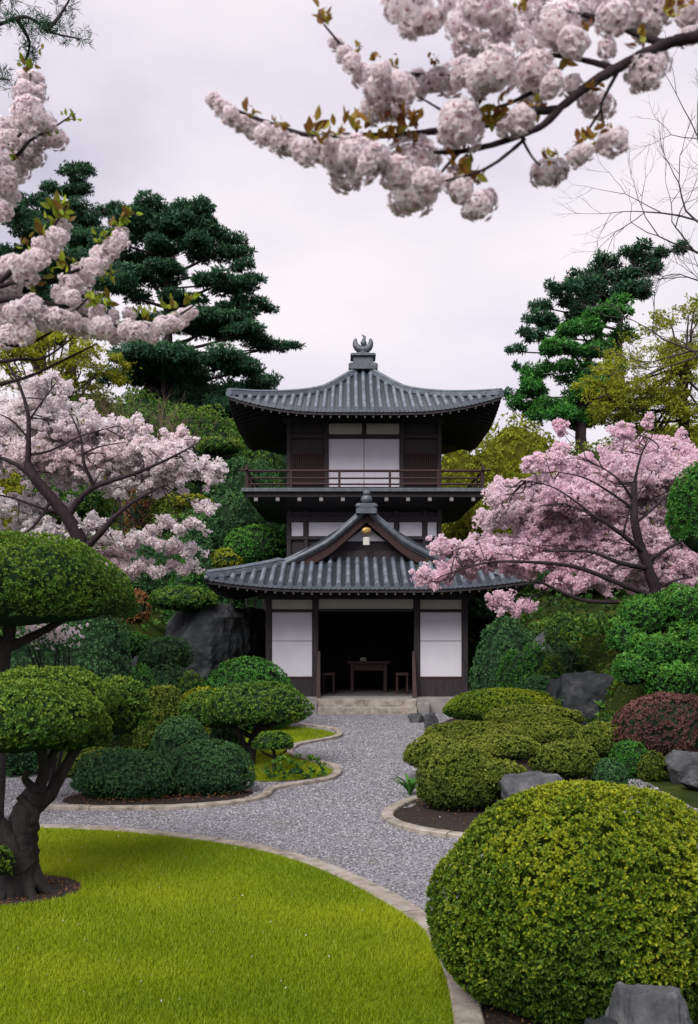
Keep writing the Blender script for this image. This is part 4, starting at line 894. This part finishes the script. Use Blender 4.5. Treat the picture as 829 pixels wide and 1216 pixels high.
# ------------------------------------------------------------------ mid-distance cherry trees
def cherry(label,Y,base,limbs,pads,pal,name='cherry_tree',dens=1.0,lc=.088,young=.10,depth=1.0):
    b=at(base[0],base[1],Y); b[2]=h1(b[0],Y); root=empty(name,b,label,'tree'); mb=MB(); s=Y/F; allP=[]
    for k_,(pts,ra,rb) in enumerate(limbs):
        P=[at(x,y,Y+dy) for x,y,dy in pts]
        if k_==0: P=[np.array([b[0],Y,b[2]-.08])]+P
        allP.append(limb(mb,P,ra,rb,8,rough=.08))
    A=np.concatenate(allP[0:]); fb=MB(); yb=MB(); CCs=[]
    for (px,py,hw,hh) in pads:
        dd=R.uniform(-.4,.5)*depth; c=at(px,py,Y+dd+.55); c[0]=(px-CX)*Y/F; c[2]=CH-(py-HY)*Y/F
        m=int(hw*hh*.26*dens)+8; q=R.normal(size=(m,3)); q/=np.linalg.norm(q,axis=1)[:,None]; q*=R.uniform(0,1,(m,1))**.5*np.where(R.rand(m,1)<.22,1.45,1.0)
        CCs.append(c+q*np.array([hw*s,hw*s*.6,hh*s])+np.column_stack([np.zeros(m),np.zeros(m),.08*np.sin(q[:,0]*7+px)]))
        for t in range(2):
            e=c+R.uniform(-1,1,3)*np.array([hw*s*.75,hw*s*.4,hh*s*.3]); j=A[np.argmin(np.linalg.norm(A-e,axis=1)+R.uniform(0,.25,len(A)))]
            limb(mb,[j,j*.65+e*.35+R.normal(size=3)*.07,j*.3+e*.7+R.normal(size=3)*.07,e],.013,.004,5,n=4)
    CC=np.concatenate(CCs); nf=18; m=len(CC); lcv=np.repeat(lc*R.uniform(.5,1.15,m),nf)[:,None]
    D=R.normal(size=(m*nf,3)); D/=np.linalg.norm(D,axis=1)[:,None]; Q=np.repeat(CC,nf,0)+D*(lcv*R.uniform(.35,1,(m*nf,1))*np.array([1.15,1.15,.8]))
    sh=np.repeat(.50+.12*Noise(2.2,8,4)(CC)+R.normal(size=m)*.07,nf)+.06*D[:,2]
    rosettes(fb,Q,D,4,.042,.036,(.1,.8),sh,0,.35,tips=.25,fold=.1,shade_jit=.10); fb.build('blossom',M[pal],root)
    y=CC[R.rand(m)<young]; y=np.repeat(y,3,0)+R.normal(size=(len(y)*3,3))*.06
    Nn=np.tile([0,0,1.],(len(y),1)); rosettes(yb,y+[0,0,.06],Nn,3,.06,.022,(.2,1.2),np.full(len(y),.35),0,.4); yb.build('young_leaves',M['youngleaf'],root)
    mb.build('trunk',M['barkdark'],root); return root
cherry('pale pink cherry tree spreading over the left slope',18.5,(96,720),[
 ([(97,690,0),(98,655,0),(85,622,-.1),(62,592,-.2),(40,566,-.3),(33,550,-.3)],.17,.075),
 ([(33,552,-.3),(34,520,-.4),(33,490,-.4),(22,455,-.4),(5,425,-.4)],.06,.015),([(80,615,-.1),(95,592,-.2),(115,577,-.3),(160,562,-.4),(200,545,-.4),(232,528,-.4)],.075,.012),
 ([(98,655,0),(120,632,-.2),(140,610,-.3),(165,592,-.3),(195,576,-.3)],.075,.015),([(112,578,-.3),(100,550,-.5),(96,520,-.5),(84,492,-.5)],.04,.01),
 ([(40,568,-.3),(20,552,-.4),(-10,540,-.4),(-50,530,-.4)],.055,.02),([(70,610,-.1),(45,602,-.3),(10,590,-.4),(-30,585,-.4)],.035,.012),([(35,540,-.3),(60,535,-.5),(95,518,-.6),(130,508,-.6)],.03,.008),
 ([(62,592,-.2),(40,625,-.3),(15,640,-.4)],.035,.015),([(34,500,-.4),(55,470,-.5),(70,450,-.5)],.022,.006),([(33,520,-.4),(15,500,-.5),(-5,490,-.5)],.025,.008),([(96,540,-.5),(120,530,-.6),(150,525,-.6)],.022,.006)],
 [(20,470,50,20),(60,498,60,20),(120,520,52,20),(180,535,48,15),(235,557,32,12),(90,550,62,20),(30,540,46,22),(160,565,48,14),(200,512,22,7),(150,500,22,8),(0,500,36,26),(-40,520,50,40),(210,550,40,12),(50,455,30,12),(150,535,50,16),(110,500,40,12),(60,530,60,20),(190,552,40,10),
  (25,590,42,12),(60,630,26,9),(20,620,28,13),(100,622,26,8),(150,640,46,8),(205,622,34,6),(150,674,42,7),(212,648,26,6),(205,672,26,4),(120,655,30,7),(240,600,14,4),(-30,600,40,20)],'pinkA',dens=1.15)
cherry('deep pink cherry tree spreading right of the pavilion',17.2,(779,738),[
 ([(780,725,0),(779,706,0),(771,678,-.1),(760,647,-.2),(754,622,-.3),(753,595,-.3),(753,572,-.3)],.13,.05),
 ([(753,575,-.3),(760,545,-.4),(770,520,-.4)],.03,.008),([(753,595,-.3),(735,570,-.5),(715,555,-.5)],.03,.008),([(764,655,-.2),(735,632,-.5),(705,612,-.6),(670,598,-.6)],.05,.012),
 ([(770,675,-.1),(735,668,-.5),(700,655,-.6),(650,655,-.7)],.05,.015),([(779,710,0),(740,695,-.4),(690,675,-.6),(640,668,-.8),(580,668,-.8),(530,682,-.8)],.055,.01),
 ([(780,718,0),(740,715,-.2),(690,712,-.4),(640,690,-.6)],.05,.02),([(754,622,-.3),(780,600,-.4),(800,580,-.4)],.03,.01),([(768,668,-.1),(795,650,-.3),(815,640,-.3)],.04,.015),([(779,700,0),(800,690,-.3),(822,685,-.3)],.03,.01),
 ([(754,605,-.3),(700,570,-.7),(660,560,-.7)],.025,.006),([(705,612,-.6),(660,580,-.7),(620,570,-.7)],.02,.005),([(740,635,-.5),(750,600,-.7),(775,560,-.7)],.02,.005)],
 [(520,682,24,9),(555,668,34,11),(600,655,44,15),(650,640,52,20),(700,620,52,24),(740,600,52,26),(790,590,44,30),(800,640,40,26),(720,660,52,16),(640,668,48,12),(790,690,36,14),(690,690,44,9),(630,600,38,15),(670,575,38,17),(720,550,42,18),
  (772,530,34,18),(815,530,28,22),(608,570,18,8),(682,520,10,7),(668,506,7,5),(750,506,13,7),(785,490,5,3),(530,642,15,8),(622,720,20,5),(598,712,16,5),(850,600,44,56),(640,545,12,6),(590,612,20,9),(560,650,20,7),(760,640,46,26),(655,612,40,14),(690,590,50,20),(735,575,45,24),(780,560,45,22),(815,560,40,26),(820,610,40,30),(690,645,50,16),(740,675,40,14),(820,670,30,24),(660,545,18,8),(640,575,20,8),(600,590,18,7),(575,640,16,6)],'pinkB',dens=1.25,young=.05)
# ------------------------------------------------------------------ foreground blossom branches
def blossom_mesh(seed,pal='pinkC',nf=31,small=False):
    r=np.random.RandomState(seed); mb=MB(); gi=np.arange(nf)+.5; ph=np.arccos(1-2*gi/nf); th=PI*(1+5**.5)*gi
    for i in range(nf):
        n=np.array([math.cos(th[i])*math.sin(ph[i]),math.sin(th[i])*math.sin(ph[i]),math.cos(ph[i])])+r.normal(size=3)*.12; n/=np.linalg.norm(n)
        c=n*r.uniform(.50,.92); u=np.cross(n,r.normal(size=3)); u/=np.linalg.norm(u); v=np.cross(n,u); fr=r.uniform(.31,.44); tone=r.uniform(-.12,.10)
        for ringi,(cnt,e,l) in enumerate(((6,.22,1.0),(6,.62,.85),(4,1.05,.6))):
            for j in range(cnt):
                a=2*PI*(j+.5*ringi)/cnt+r.uniform(-.25,.25); d=(u*math.cos(a)+v*math.sin(a)); sd=np.cross(n,d); el=e+r.uniform(-.2,.2)
                f=d*math.cos(el)+n*math.sin(el); up_=np.cross(f,sd); L_=fr*l*r.uniform(.85,1.15); w=L_*.42
                V=[c+f*.04, c+f*L_*.5-sd*w*.75+up_*.02, c+f*L_*.5+sd*w*.75+up_*.02, c+f*L_*.95-sd*w*.65-up_*.05*r.uniform(-.5,1.5), c+f*L_*.88-up_*.03, c+f*L_*.95+sd*w*.65-up_*.05*r.uniform(-.5,1.5)]
                t=np.clip(np.array([.22,.55,.55,.78,.70,.78])+tone+.05*ringi,0,1); mb.add(V,[(0,1,4,2),(1,3,4),(2,4,5)],0,True,t)
        q=c+n*fr*.42; e=.045; mb.add([q+u*e,q+v*e,q-u*e,q-v*e,q+n*e*1.5],[(0,1,4),(1,2,4),(2,3,4),(3,0,4)],0,False,.0)
    return mb
BL=[]
def flower_branch(label,Y0,limbs,clusters,tufts,trunk,pal,name,tuftpal):
    root=empty(name,trunk[0],label,'branch'); mb=MB()
    for pts,ra,rb in limbs:
        P=[at(x,y,Y0+dy) for x,y,dy in pts]; limb(mb,P,ra,rb,8,rough=.14,n=7)
    for pts,ra,rb in trunk[1]: limb(mb,pts,ra,rb,10,rough=.06)
    mb.build('bough',M['barkdark'],root)
    protos=[]
    for i,(px,py,rp) in enumerate(clusters):
        dy=R.uniform(-.10,.10); c=at(px,py,Y0+dy); sc=rp*(Y0+dy)/F*1.10
        if len(protos)<5:
            m=blossom_mesh(100+len(protos)+int(Y0*10)); o=m.build('blossom_cluster',M[pal]); protos.append(o)
        else: o=protos[i%5].copy(); C.objects.link(o)
        o.parent=root; o.location=c-worldpos(root); o.scale=(sc*R.uniform(.9,1.15),sc*R.uniform(.9,1.1),sc*R.uniform(.85,1.05)); o.rotation_euler=(R.uniform(-.5,.5),R.uniform(-.5,.5),R.uniform(0,6.3))
    for (px,py,sz,n) in tufts:
        c=at(px,py,Y0+R.uniform(-.06,.02)); fb=MB(); s=sz*Y0/F
        Nn=np.tile([0,0,1.],(n,1))+R.normal(size=(n,3))*.3; Q=np.tile(c,(n,1))+R.normal(size=(n,3))*s*.4
        for q in range(n):
            d=R.normal(size=3)+[0,0,1.0]; d/=np.linalg.norm(d); sd=np.cross(d,R.normal(size=3)); sd/=np.linalg.norm(sd); u=np.cross(sd,d); l=s*R.uniform(.7,1.4); t=np.linspace(0,1,5)
            w=np.array([.06,.22,.26,.17,.01])[:,None]*l; P=Q[q]+d*l*t[:,None]-u*(l*.25*t**2)[:,None]
            fb.grid(np.stack([P-sd*w+u*w*.25,P,P+sd*w+u*w*.25],1),0,True,np.clip(R.uniform(.0,.9),0,1))
        fb.build('leaf_tuft',M[tuftpal],root)
    return root
def c4(x,y): return 229+x*.7238, y*.7238
def c5(x,y): return x/2.0725, y/2.0725
rl=[]; 
for pts,ra,rb in (([(960,40,0),(829,60,0),(770,75,0),(690,115,-.02),(650,140,-.03),(605,175,-.03),(570,208,-.03),(500,235,-.02),(440,248,0),(395,250,0)],.0135,.004),([(775,72,0),(740,60,.02),(690,40,.04),(630,20,.05),(560,-5,.06)],.009,.004),
  ([(690,112,0),(640,98,.03),(575,88,.05)],.007,.004),([(610,105,.05),(580,135,.04),(530,165,.03),(470,185,.03)],.006,.003),([(600,180,-.03),(540,185,0),(480,205,.02),(400,215,.03),(330,222,.03),(250,222,.04),(190,222,.04),(120,200,.05),(70,180,.05),(28,155,.05)],.009,.003),
  ([(500,135,.05),(430,128,.05),(350,122,.06),(290,112,.06),(250,80,.06),(215,40,.06)],.006,.002),([(545,228,-.02),(500,265,-.03),(460,285,-.03),(400,300,-.03)],.004,.002),([(540,228,-.02),(555,255,-.03),(570,272,-.03)],.003,.002),([(440,248,0),(410,280,0),(385,320,0)],.004,.002),
  ([(700,112,0),(680,150,.02),(670,175,.02),(675,205,.02)],.004,.002),([(670,180,.02),(640,225,.02),(610,255,.02)],.003,.0015),([(415,185,.03),(390,170,.03),(370,158,.03)],.003,.0015),([(829,60,0),(870,0,.05),(900,-60,.08)],.012,.006)):
    rl.append(([(*c4(x,y),dy) for x,y,dy in pts],ra,rb))
rc=[(375,15,44),(340,5,30),(475,15,40),(440,40,30),(450,72,28),(525,92,52),(490,118,40),(560,115,30),(470,130,26),(440,202,40),(425,225,25),(360,268,44),(335,285,28),(360,318,40),(385,300,28),(240,255,30),(270,255,28),(250,292,24),(215,248,26),(300,258,26),(285,275,22),
 (35,165,13),(48,178,15),(62,190,16),(80,203,17),(98,213,18),(118,222,19),(140,230,20),(160,240,20),(182,248,22),(235,72,12),(248,90,14),(262,104,16),(280,125,20),(305,150,26),(325,168,30),(300,178,24),(340,145,26),(370,138,24),(400,132,22),(425,130,24),(310,120,18),(445,120,24),
 (600,45,38),(625,70,26),(560,15,30),(640,15,30),(690,8,36),(725,5,34),(745,38,28),(690,30,26),(770,12,26),(815,20,24),(815,60,16),(740,120,30),(760,105,22),(690,232,24),(675,240,16),(580,285,24),(600,278,20),(630,258,18),(645,250,14),(665,175,24),(650,165,18),(540,195,24),(560,160,22),(520,210,20),(590,140,20),(625,140,18),
 (440,312,22),(425,300,16),(470,338,24),(485,328,18),(455,345,16),(430,285,14),(680,80,18),(505,30,25)]
rt=[(215,35,16,5),(95,190,10,5),(140,205,9,4),(200,220,26,6),(225,225,22,6),(300,215,20,6),(325,230,24,7),(360,210,22,7),(340,205,16,4),(265,215,14,4),(330,110,10,3),(300,100,9,3),(270,90,8,3),(500,180,22,6),(490,200,20,5),(450,265,12,5),(430,275,12,5),(455,290,14,5),(465,300,12,4),(640,235,12,5),(655,228,10,4),(680,215,10,4),(585,262,10,4),(620,95,14,5),(640,60,12,4),(780,20,14,5),(820,0,12,4),(540,20,10,4),(735,75,12,4),(560,185,14,4),(395,105,8,3),(660,150,9,3)]
Yr=2.05
tr_=[at(*c4(960,40),Yr),[([at(*c4(955,40),Yr),at(1010,20,Yr),at(1120,20,Yr+.15),at(1240,120,Yr+.25)],.014,.05),([at(1240,40,Yr+.25),at(1250,200,Yr+.25),at(1245,700,Yr+.25),(1.45,Yr+.25,1.0),(1.46,Yr+.25,-.1)],.05,.11)]]
flower_branch('cherry bough heavy with pale pink pom-pom blossoms across the top right',Yr,rl,[(*c4(x,y),r*.7238) for x,y,r in rc],[(*c4(x,y-6),min(s*1.0,15),n+6) for x,y,s,n in rt],tr_,'pinkC','blossom_bough','bronze')
ll=[]
for pts,ra,rb in (([(-120,760,0),(0,692,0),(50,640,0),(95,600,0),(130,560,0),(165,505,0)],.012,.003),([(-120,760,0),(0,705,0),(70,690,0),(140,680,0),(200,660,0),(255,610,0),(305,560,0)],.010,.003),([(-120,760,0),(0,740,0),(60,735,0),(150,757,0),(265,797,0),(330,805,0),(420,785,0),(480,750,0)],.012,.003),
  ([(-100,480,0),(0,410,0),(45,380,0),(75,345,0),(130,315,0),(175,285,0)],.010,.002),([(-60,450,0),(0,370,0),(50,330,0),(70,260,0),(75,180,0)],.009,.002),([(-100,880,0),(0,850,0),(60,850,0),(120,820,0),(180,770,0),(240,710,0)],.008,.003),([(-60,900,.1),(40,885,.1),(110,880,.1),(180,830,.1)],.007,.003),([(-60,960,.1),(60,930,.1),(150,890,.1),(240,845,.1)],.008,.003)):
    ll.append(([(*c5(x,y),dy) for x,y,dy in pts],ra,rb))
lcz=[(75,205,32),(60,225,28),(95,230,24),(70,285,40),(45,300,30),(110,300,26),(140,345,26),(125,325,24),(100,340,28),(80,385,28),(60,360,30),(40,410,38),(15,440,34),(20,480,32),(5,520,26),(0,320,36),(20,345,28),(-20,400,45),
 (155,560,20),(140,585,24),(120,615,28),(90,640,30),(60,665,38),(25,660,34),(20,695,34),(-10,680,36),(100,605,22),(295,592,22),(275,612,25),(250,635,27),(228,655,28),(200,680,30),(175,700,28),(155,725,24),(300,575,16),
 (45,770,34),(10,800,36),(-5,750,36),(80,755,28),(110,785,30),(145,785,28),(180,795,30),(210,760,24),(240,770,22),(215,805,28),(250,805,30),(285,820,28),(315,812,28),(350,815,24),(375,820,26),(400,800,24),(425,795,24),(450,778,22),(470,770,16),(60,820,28),(20,830,28),(320,775,18),(280,775,16),(180,735,22)]
lt=[(75,160,22,10),(100,130,12,4),(60,165,16,5),(180,290,16,6),(165,295,14,4),(150,510,26,14),(130,540,26,14),(160,530,20,8),(100,570,24,9),(60,600,18,7),(310,540,24,12),(285,560,24,12),(255,585,20,9),(235,600,18,6),(320,530,14,4),(270,680,20,9),(255,690,16,6),(150,660,24,10),(180,645,16,6),(240,740,22,10),(265,750,20,8),(220,735,16,6),(350,780,20,8),(370,775,18,6),(430,760,22,9),(465,735,20,9),(480,725,14,5),(40,800,16,5),(90,720,18,7),(30,380,20,6),(25,350,16,5),(120,330,14,5),(300,800,14,4),(100,760,14,5)]
Yl=3.4
tl_=[at(*c5(-120,760),Yl),[([at(*c5(-120,760),Yl),at(-120,400,Yl),at(-200,470,Yl+.1)],.014,.035),([at(*c5(-100,480),Yl),at(-110,270,Yl),at(-195,400,Yl+.1)],.011,.03),([at(*c5(-100,880),Yl),at(-110,440,Yl),at(-200,490,Yl+.1)],.009,.025),([at(*c5(-60,450),Yl),at(-60,240,Yl),at(-150,330,Yl+.1)],.010,.025),([at(*c5(-60,960),Yl+.1),at(-110,470,Yl+.1),at(-200,500,Yl+.1)],.009,.02),([at(*c5(-60,900),Yl+.1),at(-110,455,Yl+.1),at(-200,495,Yl+.1)],.008,.02),
   ([at(-150,250,Yl+.1),at(-195,400,Yl+.1),at(-200,500,Yl+.1),at(-205,900,Yl+.1),(at(-205,0,Yl)[0],Yl+.1,-.1)],.03,.10)]]
flower_branch('cherry boughs with pink blossoms and fresh green leaves at the left edge',Yl,ll,[(*c5(x,y),r/2.0725) for x,y,r in lcz],[(*c5(x,y),s/2.0725,n) for x,y,s,n in lt],tl_,'pinkC','blossom_bough','youngleaf')
# small pink azalea under the domed tree
def azalea():
    Y=12.5; g=at(58,800,Y); g[2]=0; root=empty('azalea_bush',g,'small bush with sparse pink blossoms below the domed crown at left','bush'); mb=MB(); c=at(58,765,Y)
    stems(mb,g,c,7,.02,(.35,.25)); mb.build('stem',M['bark'],root)
    P=c+R.normal(size=(260,3))*np.array([.17,.15,.075])+[0,0,.13]; D=R.normal(size=P.shape); D/=np.linalg.norm(D,axis=1)[:,None]; fb=MB(); rosettes(fb,P,D,6,.034,.028,(.1,.8),np.full(len(P),.42),0,.3); fb.build('blossom',M['pinkA'],root)
    P=c+R.normal(size=(500,3))*np.array([.24,.2,.11]); D=R.normal(size=P.shape); D/=np.linalg.norm(D,axis=1)[:,None]; fb=MB(); rosettes(fb,P,D,5,.04,.018,(.1,.9),np.full(len(P),.35),0,.3); fb.build('foliage',M['deep'],root)
azalea()
# ------------------------------------------------------------------ light, sky, camera
SUN_EL, SUN_AZ = math.radians(44), math.radians(205)     # azimuth clockwise from north (+Y)
sd=Vector((math.sin(SUN_AZ)*math.cos(SUN_EL),math.cos(SUN_AZ)*math.cos(SUN_EL),math.sin(SUN_EL)))
sl=bpy.data.lights.new('sun','SUN'); sl.energy=4.1; sl.angle=math.radians(35); sl.color=(1,.97,.92); so=bpy.data.objects.new('sun',sl); C.objects.link(so); so.rotation_euler=sd.to_track_quat('Z','Y').to_euler()
w=bpy.data.worlds.new('World'); bpy.context.scene.world=w; w.use_nodes=True; nt=w.node_tree; nt.nodes.clear()
out=N(nt,'ShaderNodeOutputWorld'); bg=N(nt,'ShaderNodeBackground'); bg.inputs[1].default_value=1.34
sky=N(nt,'ShaderNodeTexSky',sky_type='NISHITA',sun_disc=False,sun_elevation=SUN_EL,sun_rotation=SUN_AZ)
sk=N(nt,'ShaderNodeMix',data_type='RGBA',blend_type='MULTIPLY'); sk.inputs[0].default_value=1; sk.inputs[7].default_value=(.1,.1,.1,1); nt.links.new(sky.outputs[0],sk.inputs[6])
tc=N(nt,'ShaderNodeTexCoord'); mp=N(nt,'ShaderNodeMapping'); mp.inputs['Scale'].default_value=(1,1,2.2); nt.links.new(tc.outputs['Generated'],mp.inputs[0])
nz=N(nt,'ShaderNodeTexNoise'); nz.inputs['Scale'].default_value=2.3; nz.inputs['Detail'].default_value=5; nz.inputs['Roughness'].default_value=.45; nt.links.new(mp.outputs[0],nz.inputs['Vector'])
cr=ramp(nt,[(.36,(.45,.43,.52)),(.50,(.655,.61,.675)),(.63,(.78,.725,.745))],nz.outputs[0])
mx=N(nt,'ShaderNodeMix',data_type='RGBA'); mx.inputs[0].default_value=.92; nt.links.new(sk.outputs[2],mx.inputs[6]); nt.links.new(cr.outputs[0],mx.inputs[7])
nt.links.new(mx.outputs[2],bg.inputs[0]); nt.links.new(bg.outputs[0],out.inputs[0])
cam=bpy.data.cameras.new('camera'); co=bpy.data.objects.new('camera',cam); C.objects.link(co); co.location=(0,0,CH); co.rotation_euler=(PI/2,0,0)
cam.sensor_fit='VERTICAL'; cam.sensor_height=36; cam.sensor_width=36; cam.lens=36*F/1216; cam.shift_y=(HY-608)/1216; cam.clip_end=2000; cam.clip_start=.05
cam.dof.use_dof=True; cam.dof.focus_distance=19; cam.dof.aperture_fstop=6.3
sc=bpy.context.scene; sc.camera=co
sc.view_settings.view_transform='Standard'; sc.view_settings.look='None'; sc.view_settings.exposure=0; sc.view_settings.gamma=1
sc.render.engine='CYCLES'; cy=sc.cycles; cy.max_bounces=5; cy.diffuse_bounces=3; cy.glossy_bounces=1; cy.transmission_bounces=2; cy.use_adaptive_sampling=True; cy.adaptive_threshold=.02; cy.transparent_max_bounces=4; cy.use_denoising=True; cy.sample_clamp_indirect=4; cy.caustics_reflective=False; cy.caustics_refractive=False
